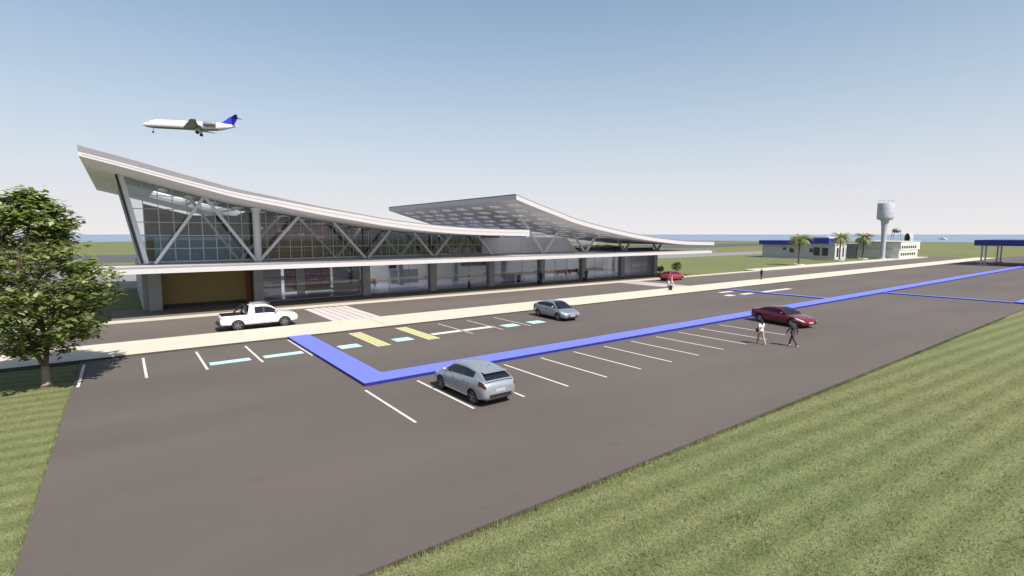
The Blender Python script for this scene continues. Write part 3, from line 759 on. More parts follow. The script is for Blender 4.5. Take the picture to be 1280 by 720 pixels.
def broadleaf(base, H):
    rr = random.Random(21)
    t = empty('shade_tree', base, label='broad leafy tree with forked trunk standing on the grass corner at the left', cat='tree')
    tips = []
    tb = MB()
    def limb(p, d, L, r, lvl):
        n_ = 4; q = Vector(p); dd = Vector(d)
        for i in range(n_):
            nd = (dd+Vector((rr.uniform(-.22, .22), rr.uniform(-.22, .22), rr.uniform(-.05, .16)))).normalized()
            e = q+nd*(L/n_); ra = r*(1-.55*i/n_); rb = r*(1-.55*(i+1)/n_)
            tb.capsule(q, e, ra, rb, 8, k=2); q = e; dd = nd
            if lvl >= 2: tips.append(Vector(q))
            if lvl < 3 and i >= 1:
                for _ in range(2 if lvl else 3):
                    a = rr.uniform(0, 6.283); sp = rr.uniform(.55, 1.0)
                    side = Vector((math.cos(a), math.sin(a), rr.uniform(-.05, .5))).normalized()
                    limb(q, (dd*(1-sp*.5)+side*sp).normalized(), L*rr.uniform(.48, .7), rb*.62, lvl+1)
        tips.append(Vector(q))
    limb((0, 0, .8), (-.22, .05, 1), 3.3, .10, 0)
    limb((0, 0, .8), (.10, -.1, 1), 3.9, .11, 0)
    limb((-.02, 0, 1.9), (-.9, -.3, .75), 2.3, .08, 1)
    limb((.05, 0, 2.0), (.9, .1, .7), 2.3, .08, 1)
    limb((0, 0, 2.0), (.1, .9, .8), 2.2, .08, 1); limb((0, 0, 2.0), (.2, -.9, .8), 2.2, .08, 1)
    tb.build('branches', M['bark'], t, smooth=60)
    b = MB(); b.lathe([(.32, -.12), (.22, .05), (.16, .3), (.14, .7), (.14, .95)], n=14); b.build('trunk', M['bark_pale'], t, smooth=60)
    # leaf sprays: seeds inside an uneven envelope, joined to the nearest limb tip
    def env(z):   # crown radius by height
        return hermite([1.8, 2.4, 3.3, 4.6, 5.7, 6.3, 6.9, 7.7, 8.3, 8.9], [1.2, 2.9, 3.35, 3.3, 3.1, 2.3, 1.7, 1.75, 1.2, .4], z)
    lv = {0: MB(), 1: MB(), 2: MB()}
    spots = []
    k = 0
    lob = [(rr.uniform(0, 6.28), rr.uniform(2.2, 8), rr.uniform(.45, .9)) for _ in range(16)]
    while len(spots) < 900 and k < 60000:
        k += 1
        z = rr.uniform(1.75, 8.85); a = rr.uniform(0, 6.283); e = env(z)
        g_ = 0.78+.28*max(0, max(math.cos(a-la)*math.exp(-((z-lz)/lr)**2) for la, lz, lr in lob))
        q = math.sqrt(rr.uniform(.12, 1))*e*g_
        if math.sin(a*3+z*2.1)+math.sin(a*5-z*3.3)+math.sin(z*4.2+a) > .95 and q > .3*e: continue
        if rr.random() > .35+.65*(q/e): continue
        spots.append(Vector((q*math.cos(a)-.1, q*math.sin(a), z+.18*math.sin(a*4))))
    for c in spots:
        mi = rr.choices((0, 1, 2), (5, 3, 3))[0]
        R_ = rr.uniform(.22, .38)
        for _ in range(rr.randint(9, 14)):
            p = c+Vector((rr.gauss(0, R_*.6), rr.gauss(0, R_*.6), rr.gauss(0, R_*.35)))
            L = rr.uniform(.24, .42); W = L*rr.uniform(.55, .75)
            az = rr.uniform(0, 6.283); tilt = rr.uniform(-.7, .35)
            d = Vector((math.cos(az)*math.cos(tilt), math.sin(az)*math.cos(tilt), math.sin(tilt)))
            s0 = d.cross(Vector((0, 0, 1))).normalized(); s0 = (s0*math.cos(.3*rr.uniform(-2, 2))+Vector((0, 0, rr.uniform(-.35, .35)))).normalized()
            lv[mi].add([p, p+d*L*.45+s0*W*.5+Vector((0, 0, .02)), p+d*L, p+d*L*.45-s0*W*.5+Vector((0, 0, .02))], [(0, 1, 2, 3)])
    for i, m_ in ((0, 'leaf_a'), (1, 'leaf_b'), (2, 'leaf_c')): pass
    al = MB()
    for i in range(3): al.add(lv[i].v, lv[i].f, i)
    al.build('crown', [M['leaf_a'], M['leaf_b'], M['leaf_c']], t)
    return t
broadleaf((-3.2, 32.2, -.09), 9)

def palm(x, y, h, seed, lab, R_=3.1):
    rr = random.Random(seed)
    t = empty('palm_tree', (x, y, -.05), label=lab, cat='tree', group='palms along the far pavement')
    b = MB(); pr = [(.34, 0), (.26, .4)]
    for i in range(14):
        z = .5+(h-.7)*i/14; pr += [(.23-.004*i, z), (.20-.004*i, z+(h-.7)/28)]
    b.lathe(pr+[(.3, h-.2), (.1, h+.1)], n=12); b.build('trunk', M['palm_trunk'], t, smooth=60)
    b = MB(); b.lathe([(1.2, -.02), (1.2, .22), (1.05, .25), (1.05, .12)], n=20); b.build('planting_ring', M['white_wall'], t)
    c = MB()
    for i in range(46):
        az = i*2.39996+rr.uniform(-.2, .2); up = rr.uniform(-.35, 1.25) if i > 6 else rr.uniform(.9, 1.35)
        L = R_*rr.uniform(.85, 1.1); N = 9; pts = []
        p = Vector((0, 0, h)); el = up
        for k in range(N+1):
            pts.append(Vector(p)); p = p+Vector((math.cos(az)*math.cos(el), math.sin(az)*math.cos(el), math.sin(el)))*(L/N); el -= .17+.03*k*.5
        sd_ = Vector((-math.sin(az), math.cos(az), 0)); mi = 0 if rr.random() < .6 else 1
        for k in range(N):
            wd = .62*math.sin(math.pi*min(1, (k+1.2)/(N+1)))+.05
            for s in (-1, 1):
                for j in range(2):
                    a0 = pts[k].lerp(pts[k+1], j*.5); a1 = pts[k].lerp(pts[k+1], j*.5+.36)
                    tip = a1+sd_*s*wd+Vector((0, 0, -wd*.55))+(pts[k+1]-pts[k])*.4
                    c.add([a0, a1, tip], [(0, 1, 2)], mi)
            c.add([pts[k]+sd_*.02, pts[k]-sd_*.02, pts[k+1]-sd_*.02, pts[k+1]+sd_*.02], [(0, 1, 2, 3)], mi)
    c.build('crown', [M['frond_a'], M['frond_b']], t)
palm(125.0, 56.4, 5.6, 1, 'leftmost and nearest palm, in front of the blue roofed building')
palm(157.0, 60.2, 6.0, 2, 'palm before the bright end wall of the blue roofed building', 3.3)
palm(171.0, 59.5, 6.0, 3, 'palm just left of the tall water tower', 3.3)

def shrub(x, y, h, r, lab, z=.14):
    rr = random.Random(int(x*10))
    t = empty('potted_shrub', (x, y, z), label=lab, cat='potted plant', group='potted shrubs behind the red parked car')
    b = MB(); b.lathe([(.26, 0), (.36, .5), (.39, .5), (.39, .56), (.32, .56), (.3, .5)], n=16); b.build('pot', M['black'], t)
    b = MB(); b.tube((0, 0, .5), (0, 0, h-r*.5), .04, .03, 8); b.build('stem', M['bark'], t)
    c = MB()
    for i in range(700):
        d = Vector((rr.gauss(0, 1), rr.gauss(0, 1), rr.gauss(0, 1))).normalized(); q = r*(.55+.5*rr.random()**.5)*(1+.2*math.sin(d.x*6+d.z*5))
        p = Vector((0, 0, h))+d*q; s0 = d.orthogonal().normalized()*.09; s1 = Vector((rr.uniform(-1, 1), rr.uniform(-1, 1), rr.uniform(-1, 1))).normalized()*.12
        c.add([p, p+s0+s1*.5, p+s1, p-s0+s1*.5], [(0, 1, 2, 3)], 0)
    c.build('foliage', M['leaf_c'], t)
shrub(73.2, 52.4, 1.6, .78, 'larger round potted shrub rising behind the front of the red parked car')
shrub(69.3, 52.6, 1.3, .5, 'smaller potted shrub by the last terminal column')

# ------------------------------------------------------------------ vehicles
def build_car(name, loc, rz, label, cat, P, paint):
    root = empty(name, loc, rz, label=label, cat=cat)
    L, hw = P['L'], P['W']/2
    X = P['x']; TOP = P['top']; HWm = P['hw']; BOT = P['bot']
    top = lambda x: hermite(X, TOP, x); wdt = lambda x: hermite(X, HWm, x)*hw; bot = lambda x: hermite(X, BOT, x)
    def ring(x, K=None):
        t_, w_, z0 = top(x), wdt(x), bot(x); hgt = t_-z0
        return [(0, z0), (w_*.80, z0), (w_*.955, z0+hgt*.10), (w_*.99, z0+hgt*.28), (w_*1.0, z0+hgt*.48), (w_*.985, z0+hgt*.72), (w_*.955, z0+hgt*.86), (w_*.90, t_-.018), (w_*.80, t_), (w_*.45, t_+.018), (0, t_+.025)]
    K = 11
    def surf(x, s, side):
        r_ = ring(x); s = min(max(s, 0), K-1.0001); i = int(s); f = s-i
        return Vector((x, side*(r_[i][0]*(1-f)+r_[i+1][0]*f), r_[i][1]*(1-f)+r_[i+1][1]*f))
    xs = sorted(set(list(np.linspace(-L/2, L/2, 46))+[-L/2+.03, L/2-.03, -L/2+.07, L/2-.07]))
    b = MB(); vs = []
    for x in xs:
        r_ = ring(x); vs += [(x, y, z) for y, z in r_]+[(x, -y, z) for y, z in r_[-2:0:-1]]
    n_ = 2*K-2
    fs = [(i*n_+j, i*n_+(j+1) % n_, (i+1)*n_+(j+1) % n_, (i+1)*n_+j) for i in range(len(xs)-1) for j in range(n_)]
    fs += [tuple(range(n_-1, -1, -1)), tuple((len(xs)-1)*n_+i for i in range(n_))]
    b.add(vs, fs)
    # greenhouse grid
    gx, gt = P['gx'], P['gt']; gtop = lambda x: hermite(gx, gt, x)
    rw = P['rw']
    def grow(x):
        zb = top(x)-.02; wb = wdt(x)*.905; zt = max(gtop(x), zb+.004); wb *= 1-P.get('taper', 0)*max(0, (-.3-x))**1.5; f = min(1, max(0, (zt-zb)/(P['H']-zb)))
        wr = wb+(wb*rw-wb)*f
        pts = [(wb, zb)]
        for q in (.10, .84): pts.append((wb+(wr-wb)*q, zb+(zt-.05*f-zb)*q))
        pts += [(wr, zt-.05*f), (wr-.09*f-.02, zt-.012*f), (wr*.5, zt+.015*f), (0, zt+.022*f)]
        return pts
    xr0, xr1, xf1, xf0 = P['cut']
    gst = sorted(set([round(v, 4) for v in list(np.linspace(xr0, xr1, 7))+list(np.linspace(xr1, xf1, 12))+list(np.linspace(xf1, xf0, 8))+P['pill']]))
    G = {}
    for side in (1, -1):
        for i, x in enumerate(gst):
            for j, (y, z) in enumerate(grow(x)): G[(side, i, j)] = (x, side*y, z)
    body_g = MB(); wins = {}
    for i in range(len(gst)-1):
        xm = (gst[i]+gst[i+1])/2
        for side in (1, -1):
            for j in range(6):
                key = None
                if j == 1:
                    pil = any(a <= xm <= c for a, c in P['solid'])
                    if not pil and P['sw'][0] < xm < P['sw'][1]:
                        nm = sum(1 for a, c in P['solid'] if a > xm); key = ('side', side, nm)
                if j in (4, 5):
                    if xm > xf1+.03: key = ('windscreen', 0, 0)
                    elif xm < xr1-.03 and xm > xr0+P.get('rg', .04): key = ('rear_window', 0, 0)
                q = [G[(side, i, j)], G[(side, i+1, j)], G[(side, i+1, j+1)], G[(side, i, j+1)]]
                if side == -1: q = q[::-1]
                mb = body_g if key is None else wins.setdefault(key, MB())
                mb.add(q, [(0, 1, 2, 3)])
    body = b.build('body', [paint, M['black']], root, fixn=True)
    # wheel arches (and the pickup's bed) cut out of the body
    cut = MB(); wr_ = P['wr']
    for wx_ in P['wheels']:
        for side in (1, -1):
            y0, y1 = (hw*.62, hw*1.2) if side > 0 else (-hw*1.2, -hw*.62)
            cut.lathe([(wr_*1.17, y0), (wr_*1.17, y1)], (wx_, 0, wr_), 28, 'y')
    if 'bed' in P: cut.box(*P['bed'])
    co = cut.build('cutter', M['black'], fixn=True); co.parent = root
    bm = body.modifiers.new('cut', 'BOOLEAN'); bm.operation = 'DIFFERENCE'; bm.object = co; bm.solver = 'EXACT'
    try: bm.material_mode = 'TRANSFER'
    except Exception: pass
    evaluated(body, 'body'); bpy.data.objects.remove(co)
    # add the greenhouse shell to the body mesh
    gm = body_g.build('shell', paint)
    import bmesh
    bb = bmesh.new(); bb.from_mesh(body.data); bb.from_mesh(gm.data); bmesh.ops.remove_doubles(bb, verts=bb.verts, dist=.0005)
    bb.to_mesh(body.data); bb.free(); bpy.data.objects.remove(gm)
    body.data.polygons.foreach_set('use_smooth', [True]*len(body.data.polygons)); body.data.set_sharp_from_angle(angle=R(32))
    for (kind, side, k), mb in wins.items():
        o = mb.build({'side': 'side_window'}.get(kind, kind), M['car_glass'], root, smooth=30)
    # black pillar covers between side windows
    for a, c in P['solid']:
        for side in (1, -1):
            if P['sw'][0] < a and c < P['sw'][1] and c-a < .2:
                pc = MB(); g0, g1 = grow(a), grow(c)
                q = [(a, side*(g0[1][0]+.004), g0[1][1]), (c, side*(g1[1][0]+.004), g1[1][1]), (c, side*(g1[2][0]+.004), g1[2][1]), (a, side*(g0[2][0]+.004), g0[2][1])]
                pc.add(q, [(0, 1, 2, 3) if side > 0 else (3, 2, 1, 0)]); pc.build('pillar_trim', M['black'], root)
    def patch(nm, m, x0, x1, s0, s1, side, off=.006, nu=8, nv=5, par=None, smooth=True, x0b=None, x1b=None):
        pb = MB(); c = Vector((0, 0, .55))
        for i in range(nu):
            for j in range(nv):
                q = []
                for di, dj in ((0, 0), (1, 0), (1, 1), (0, 1)):
                    fu, fv = (i+di)/nu, (j+dj)/nv
                    xa = x0+(x0b-x0)*fv if x0b is not None else x0; xb = x1+(x1b-x1)*fv if x1b is not None else x1
                    x = xa+(xb-xa)*fu; s = s0+(s1-s0)*fv
                    e = .01; p = surf(x, s, side); du = surf(x+e, s, side)-surf(x-e, s, side); dv = surf(x, s+.05, side)-surf(x, s-.05, side)
                    nn = du.cross(dv); nn = nn.normalized() if nn.length > 1e-9 else Vector((0, side, 0))
                    if nn.dot(p-Vector((p.x*.6, 0, .5))) < 0: nn = -nn
                    q.append(p+nn*off)
                pb.add(q, [(0, 1, 2, 3) if side > 0 else (3, 2, 1, 0)])
        return pb.build(nm, m, par or root, smooth=30)
    for side in (1, -1):
        patch('headlight', M['lamp_clear'], L/2-P['hl'], L/2-.035, 5.3, 6.9, side, x0b=L/2-P['hl']*1.5, x1b=L/2-.05)
        patch('tail_light', M['lamp_red'], -L/2+.03, -L/2+P['tl'], 5.2, 6.9, side)
        # door shut lines
        for xd in P['seams']: patch('door_seam', M['black'], xd-.007, xd+.007, 2.2, 7.0, side, .003, 1, 8)
        patch('sill_trim', M['black'], P['wheels'][0]+wr_*1.25, P['wheels'][1]-wr_*1.25, 1.3, 2.4, side, .004, 4, 2)
        for xd in P['handles']:
            hb = MB(); p = surf(xd, 6.1, side); hb.box(p.x-.09, p.x+.09, min(p.y, p.y+side*.03), max(p.y, p.y+side*.03), p.z-.015, p.z+.015); hb.build('door_handle', P.get('hmat', paint), root)
        mbm = MB(); xm, zm = P['cut'][3]-.42, top(P['cut'][3]-.42)+.10; ym = wdt(xm)*.9
        mbm.box(xm-.02, xm+.04, min(side*ym*.96, side*(ym+.08)), max(side*ym*.96, side*(ym+.08)), zm-.04, zm-.01)
        mbm.ball((xm, side*(ym+.15), zm+.03), .07, .11, .075, 12, 8); mbm.build('wing_mirror', paint, root, smooth=50)
    # ends: grille, bumper inserts, plates
    e = L/2; zf, wf = bot(e), wdt(e); tf = top(e); zr, wr2, tr_ = bot(-e), wdt(-e), top(-e)
    g = MB(); g.box(e-.01, e+.012, -wf*.72, wf*.72, zf+(tf-zf)*.50, zf+(tf-zf)*.84); gr = g.build('grille', M['black'], root)
    g = MB()
    for k in range(4): zz = zf+(tf-zf)*(.55+.07*k); g.box(e+.012, e+.018, -wf*.5, wf*.5, zz, zz+.012)
    g.build('grille_bar', M['chrome'], gr)
    g = MB(); g.box(e-.01, e+.014, -wf*.88, wf*.88, zf+.02, zf+(tf-zf)*.34); g.build('bumper_intake', M['black'], root)
    g = MB(); g.box(e+.014, e+.024, -.24, .24, zf+(tf-zf)*.34, zf+(tf-zf)*.34+.11); g.build('number_plate', M['plate'], root)
    g = MB(); g.box(-e-.014, -e+.01, -wr2*.80, wr2*.80, zr+.0, zr+(tr_-zr)*.30); g.build('rear_bumper', P.get('rbm', M['black']), root)
    g = MB(); g.box(-e-.012, -e+.005, -.24, .24, zr+(tr_-zr)*.50, zr+(tr_-zr)*.50+.12); g.build('number_plate', M['plate'], root)
    u = MB(); u.box(-L/2+.35, L/2-.35, -hw*.6, hw*.6, bot(0)-.05, bot(0)+.02); u.build('underbody', M['black'], root)
    # wheels
    for wx_ in P['wheels']:
        for side in (1, -1):
            yo = side*(hw-.02); tw = .2
            tb_ = MB(); cc = (wx_, yo-side*tw/2, wr_)
            tb_.lathe([(wr_*.62, -tw/2), (wr_*.9, -tw/2), (wr_*.985, -tw/2+.02), (wr_, -tw/2+.05), (wr_, tw/2-.05), (wr_*.985, tw/2-.02), (wr_*.9, tw/2), (wr_*.62, tw/2)], cc, 30, 'y', caps=False)
            wh = tb_.build('wheel', M['black_rubber'], root, smooth=35)
            rb = MB(); face = yo-side*.035
            rb.lathe([(wr_*.66, -.006*side), (wr_*.70, .022*side), (wr_*.64, .024*side), (wr_*.62, -.05*side)], (wx_, face, wr_), 30, 'y', caps=False)
            for k in range(P.get('spokes', 5)):
                a = 6.28318*k/P.get('spokes', 5)+.3
                for da in (-.13, .13):
                    rb.beam((wx_+.05*math.cos(a), face, wr_+.05*math.sin(a)), (wx_+wr_*.66*math.cos(a+da), face, wr_+wr_*.66*math.sin(a+da)), .035, .03, up=(0, 1, 0))
            rb.lathe([(.055, -.01), (.055, .03*side), (.001, .035*side)], (wx_, face, wr_), 14, 'y')
            rb.build('rim', P.get('rimm', M['rim']), wh)
            db = MB(); db.lathe([(wr_*.6, 0), (.001, .001)], (wx_, face-side*.07, wr_), 24, 'y'); db.build('brake_disc', M['black'], wh)
    return root, surf, top, wdt, grow

def paint(name, c, metal=0, rough=.3): return mat(name, c, rough, metal, coat=.6)
PW = paint('paint_white', (.66, .64, .64)); PS = paint('paint_silver', (.40, .43, .48), .55); PG = paint('paint_grey_silver', (.33, .37, .43), .6)
PR = paint('paint_red', (.20, .008, .022), .25, .25); PC = paint('paint_crimson', (.33, .02, .05), .1)
hatch = dict(L=4.3, W=1.80, H=1.50,
    x=[-2.15, -2.08, -1.9, -1.5, -.8, 0, .75, 1.05, 1.5, 1.85, 2.05, 2.15],
    top=[.84, .96, 1.07, 1.10, 1.06, 1.01, .96, .92, .84, .76, .68, .55],
    hw=[.76, .88, .95, .99, 1.0, 1.0, 1.0, .99, .97, .92, .84, .68], bot=[.40, .32, .28, .22, .2, .2, .2, .2, .2, .22, .26, .32],
    gx=[-2.06, -1.62, -1.2, -.4, .2, .45, .8, 1.2], gt=[1.06, 1.30, 1.41, 1.50, 1.48, 1.43, 1.20, .95], rw=.71, cut=(-2.06, -1.68, .30, 1.2),
    pill=[-1.28, -.50, -.38, .45, -1.15], solid=[(-.50, -.38)], sw=(-1.28, .98), wheels=(-1.33, 1.32), wr=.32, hl=.42, tl=.40, seams=(-1.0, -.2, .95), handles=(-.75, .1), rg=.05, taper=.04)
build_car('hatchback_car', (12.08, 19.05, 0), R(90), 'silver-blue hatchback parked nose-in against the blue kerb, rear towards the viewer', 'car', hatch, PS)
hc = bpy.data.objects['hatchback_car']
b = MB(); b.box(-1.80, -1.52, -.56, .56, 1.335, 1.365, rot=0); b.build('roof_spoiler', PS, hc)
b = MB(); b.tube((-1.2, 0, 1.44), (-1.36, 0, 1.60), .008, n=6); b.build('aerial', M['black'], hc)
comp = dict(hatch); comp.update(taper=0, sw=(-1.5, .98), solid=[(-.55, -.43)], top=[.80, .92, 1.03, 1.05, 1.03, 1.0, .96, .92, .84, .76, .68, .55], L=4.5, W=1.82, H=1.47,
    x=[-2.25, -2.18, -2.0, -1.5, -.8, 0, .75, 1.05, 1.55, 1.95, 2.15, 2.25],
    gx=[-2.16, -1.7, -1.1, -.4, .2, .45, .8, 1.2], gt=[1.0, 1.20, 1.37, 1.45, 1.44, 1.39, 1.18, .93], cut=(-2.16, -1.25, .28, 1.2), pill=[-1.35, -.55, -.43, .45], wheels=(-1.36, 1.36), spokes=7, rg=.08)
build_car('compact_car', (29.05, 32.6, 0), R(-94), 'silver-blue compact car on the inner lot by the beige walkway, facing the viewer', 'car', comp, PG)
coupe = dict(hatch); coupe.update(taper=.02, L=4.75, W=1.88, H=1.36,
    x=[-2.37, -2.30, -2.1, -1.6, -.9, 0, .6, 1.05, 1.6, 2.05, 2.28, 2.37],
    top=[.78, .94, 1.0, .99, .95, .90, .88, .87, .80, .71, .62, .50], hw=[.76, .90, .97, 1.0, .99, .985, .985, .99, .98, .93, .84, .66],
    gx=[-2.0, -1.5, -.9, -.3, .05, .4, .8, 1.0], gt=[.97, 1.15, 1.32, 1.36, 1.34, 1.25, 1.02, .87], cut=(-1.95, -.95, -.05, 1.0), pill=[-.6, -.5, .3], solid=[(-.6, -.5)], sw=(-1.4, .78),
    wheels=(-1.42, 1.45), wr=.34, seams=(-.55, .8), handles=(-.4,), rimm=M['mullion'], spokes=7, rg=.08, hl=.5)
build_car('sports_coupe', (41.35, 19.6, 0), R(-103), 'dark red low coupe parked across the blue kerb behind two pedestrians', 'car', coupe, PR)
sed = dict(comp); sed.update(L=4.6); 
build_car('red_car', (67.3, 48.9, 0), R(4), 'crimson car waiting at the kerb beyond the far crossing, partly behind people', 'car', sed, PC)
pick = dict(L=5.35, W=1.86, H=1.82,
    x=[-2.67, -2.62, -2.4, -1.5, -.8, 0, .9, 1.3, 1.9, 2.3, 2.55, 2.67],
    top=[1.06, 1.10, 1.12, 1.12, 1.12, 1.13, 1.12, 1.11, 1.08, 1.02, .93, .78],
    hw=[.94, .97, .985, 1.0, 1.0, 1.0, 1.0, 1.0, .985, .95, .87, .74], bot=[.50, .46, .42, .36, .34, .34, .34, .34, .34, .36, .42, .46],
    gx=[-.86, -.72, -.4, .1, .45, .75, 1.1, 1.45], gt=[1.13, 1.72, 1.80, 1.82, 1.78, 1.68, 1.40, 1.12], rw=.80, cut=(-.86, -.66, .5, 1.45),
    pill=[-.45, -.38, .17, .29, 1.2], solid=[(-.67, -.38), (.17, .29)], sw=(-.40, 1.22), wheels=(-1.55, 1.66), wr=.38, hl=.36, tl=.10, seams=(-.55, .23, 1.2), handles=(-.25, .55),
    bed=(-2.55, -.93, -.74, .74, .62, 1.4), rg=.02, spokes=6)
pk, surf, top_, wdt_, grow_ = build_car('pickup_truck', (8.0, 42.75, 0), R(0), 'white double cab pickup driving on the road beside the beige walkway', 'pickup truck', pick, PW)
b = MB()
for s in (1, -1):
    b.beam((-.98, s*.70, 1.74), (-1.55, s*.80, 1.14), .09, .10, up=(0, 1, 0)); b.beam((-.98, s*.70, 1.10), (-.98, s*.70, 1.74), .10, .09, up=(0, 1, 0))
b.beam((-.98, -.74, 1.74), (-.98, .74, 1.74), .10, .09); b.box(-2.5, -.9, -.76, -.70, 1.12, 1.17); b.box(-2.5, -.9, .70, .76, 1.12, 1.17)
b.build('sport_bar', M['black'], pk)
b = MB(); b.box(-2.8, -2.68, -.72, .72, .44, .58); b.box(-2.74, -2.6, -.8, .8, .40, .48); b.build('rear_step_bumper', M['black'], pk)
b = MB(); b.box(-.5, .7, .5, .54, 1.83, 1.88); b.box(-.5, .7, -.54, -.5, 1.83, 1.88); b.build('roof_rail', M['rim'], pk)

# ------------------------------------------------------------------ people
def person_mesh(nm, parts, voxel=.011, mats=None):
    b = MB()
    for q in parts:
        if q[0] == 'c': b.capsule(*q[1:], n=12)
        else: b.ball(*q[1:])
    o = b.build(nm, mats)
    md = o.modifiers.new('remesh', 'REMESH'); md.mode = 'VOXEL'; md.voxel_size = voxel
    sm = o.modifiers.new('smooth', 'SMOOTH'); sm.factor = .5; sm.iterations = 2
    evaluated(o, nm); o.data.polygons.foreach_set('use_smooth', [True]*len(o.data.polygons))
    o.data.materials.clear(); o.data.materials.append(mats)
    return o
def lerp3(a, b, t): return tuple(a[i]+(b[i]-a[i])*t for i in range(3))
def person(loc, rz, label, pose, top_c, leg_c, shoe_c=None, skin='skin', sleeves='long', fem=False, scale=1.0, hair_len=0, group=None, cat='person'):
    root = empty('person', loc, rz, label=label, cat=cat, group=group)
    root.scale = (scale,)*3
    a = pose  # forward swing angles: (l thigh, l knee, r thigh, r knee, l arm, l elbow, r arm, r elbow), degrees
    sh, hp = (.17 if fem else .20), .09
    J = {}
    hipz = .92
    def leg(side, th, kn):
        h = (0, side*hp, hipz); k = (h[0]+.44*math.sin(R(th)), side*hp*.95, h[2]-.44*math.cos(R(th)))
        f = th-kn; an = (k[0]+.42*math.sin(R(f)), side*hp*.9, k[2]-.42*math.cos(R(f))); return h, k, an
    def arm(side, th, el):
        s = (0, side*sh, 1.43); e = (s[0]+.29*math.sin(R(th)), side*(sh+.06), s[2]-.29*math.cos(R(th)))
        f = th+el; wv = (e[0]+.25*math.sin(R(f)), side*(sh+.07), e[2]-.25*math.cos(R(f))); return s, e, wv
    LL, RL = leg(1, a[0], a[1]), leg(-1, a[2], a[3]); LA, RA = arm(1, a[4], a[5]), arm(-1, a[6], a[7])
    low = min(LL[2][2], RL[2][2])-.075
    body = []
    for h, k, an in (LL, RL):
        body += [('c', h, k, .085, .058), ('c', k, lerp3(k, an, .35), .056, .056), ('c', lerp3(k, an, .35), an, .056, .038), ('c', (an[0]-.02, an[1], an[2]-.04), (an[0]+.13, an[1]*1.05, an[2]-.05), .035, .03)]
    body += [('c', (0, -.06, .96), (0, .06, .96), .115, .115), ('c', (0, 0, .98), (0, 0, 1.15), .115, .108), ('c', (0, -.07, 1.28), (0, .07, 1.28), .105, .105),
             ('c', (0, -sh+.04, 1.42), (0, sh-.04, 1.42), .06, .06), ('c', (0, 0, 1.42), (.01, 0, 1.56), .052, .048)]
    body += [('b', (.015, 0, 1.65), .088, .072, .112), ('c', (.09, 0, 1.64), (.112, 0, 1.62), .010, .013), ('c', (.075, -.02, 1.585), (.075, .02, 1.585), .018, .018),
             ('b', (.0, .075, 1.64), .015, .01, .028), ('b', (.0, -.075, 1.64), .015, .01, .028)]
    for side, (s, e, w_) in ((1, LA), (-1, RA)):
        body += [('c', s, e, .048, .038), ('c', e, w_, .037, .026)]
        d = Vector(w_)-Vector(e); d.normalize(); pm = Vector(w_)+d*.05
        body += [('c', tuple(w_), tuple(pm), .026, .030)]
        fx = d.cross(Vector((0, 1, 0))).normalized()   # across the palm
        for k, (o_, ln) in enumerate(((-.024, .055), (-.008, .065), (.008, .062), (.024, .05))):
            p0 = pm+fx*o_+d*.01; p1 = p0+d*ln*.6+Vector((0, -side*.006, 0)); p2 = p1+d*ln*.45+Vector((0, -side*.018, 0))
            body += [('c', tuple(p0), tuple(p1), .009, .008), ('c', tuple(p1), tuple(p2), .008, .007)]
        tb0 = Vector(w_)+d*.02-fx*.022; tb1 = tb0-fx*.03+d*.035; body += [('c', tuple(tb0), tuple(tb1), .012, .009)]
    o = person_mesh('body', body, .0105, M[skin]); o.parent = root; o.location = (0, 0, -low)
    # trousers
    tr = []
    for h, k, an in (LL, RL): tr += [('c', h, k, .102, .072), ('c', k, lerp3(k, an, .9), .072, .058)]
    tr += [('c', (0, -.06, .96), (0, .06, .96), .128, .128)]
    o = person_mesh('trousers', tr, .014, leg_c); o.parent = root; o.location = (0, 0, -low)
    st = [('c', (0, -.05, 1.0), (0, .05, 1.0), .125, .125), ('c', (0, 0, 1.0), (0, 0, 1.2), .125, .12), ('c', (0, -.075, 1.28), (0, .075, 1.28), .12, .12), ('c', (0, -sh+.03, 1.42), (0, sh-.03, 1.42), .072, .072)]
    for s, e, w_ in (LA, RA):
        st += [('c', s, lerp3(s, e, .6 if sleeves == 'short' else 1), .062, .052)]
        if sleeves == 'long': st += [('c', e, lerp3(e, w_, .9), .05, .040)]
    o = person_mesh('shirt', st, .014, top_c); o.parent = root; o.location = (0, 0, -low)
    hb = [('b', (-.012, 0, 1.682), .094, .083, .098)]
    if hair_len: hb += [('c', (-.06, 0, 1.66), (-.085, 0, 1.66-hair_len), .06, .04)]
    o = person_mesh('hair', hb, .012, M['hair']); o.parent = root; o.location = (0, 0, -low)
    # keep the face clear of the hair volume
    for v in o.data.vertices:
        if v.co.x > .045 and v.co.z < 1.72: v.co.x = .045-.02*(1.72-v.co.z)/.1
    for h, k, an in (LL, RL):
        o = person_mesh('shoe', [('c', (an[0]-.03, an[1], an[2]-.035), (an[0]+.15, an[1]*1.06, an[2]-.045), .047, .040)], .012, shoe_c or M['black']); o.parent = root; o.location = (0, 0, -low)
    eb = MB()
    for s in (1, -1): eb.ball((.092, s*.03, 1.665), .008, .012, .007, 8, 6)
    e_ = eb.build('eyes', M['black'], root); e_.location = (0, 0, -low)
    root['hand'] = 0; del root['hand']
    return root, -low, LA[2], RA[2]
def cloth(n_, c): return mat('cloth_'+n_, c, .85, noise=(14, .12))
CL = dict(white=cloth('white', (.62, .60, .58)), black=cloth('black', (.018, .018, .022)), khaki=cloth('khaki', (.34, .29, .23)), navy=cloth('navy', (.012, .015, .07)), grey=cloth('grey', (.26, .26, .26)),
          pink=cloth('pink', (.60, .22, .26)), cream=cloth('cream', (.62, .57, .50)), brown=cloth('brown', (.06, .035, .03)), dark=cloth('dark_grey', (.05, .045, .05)))
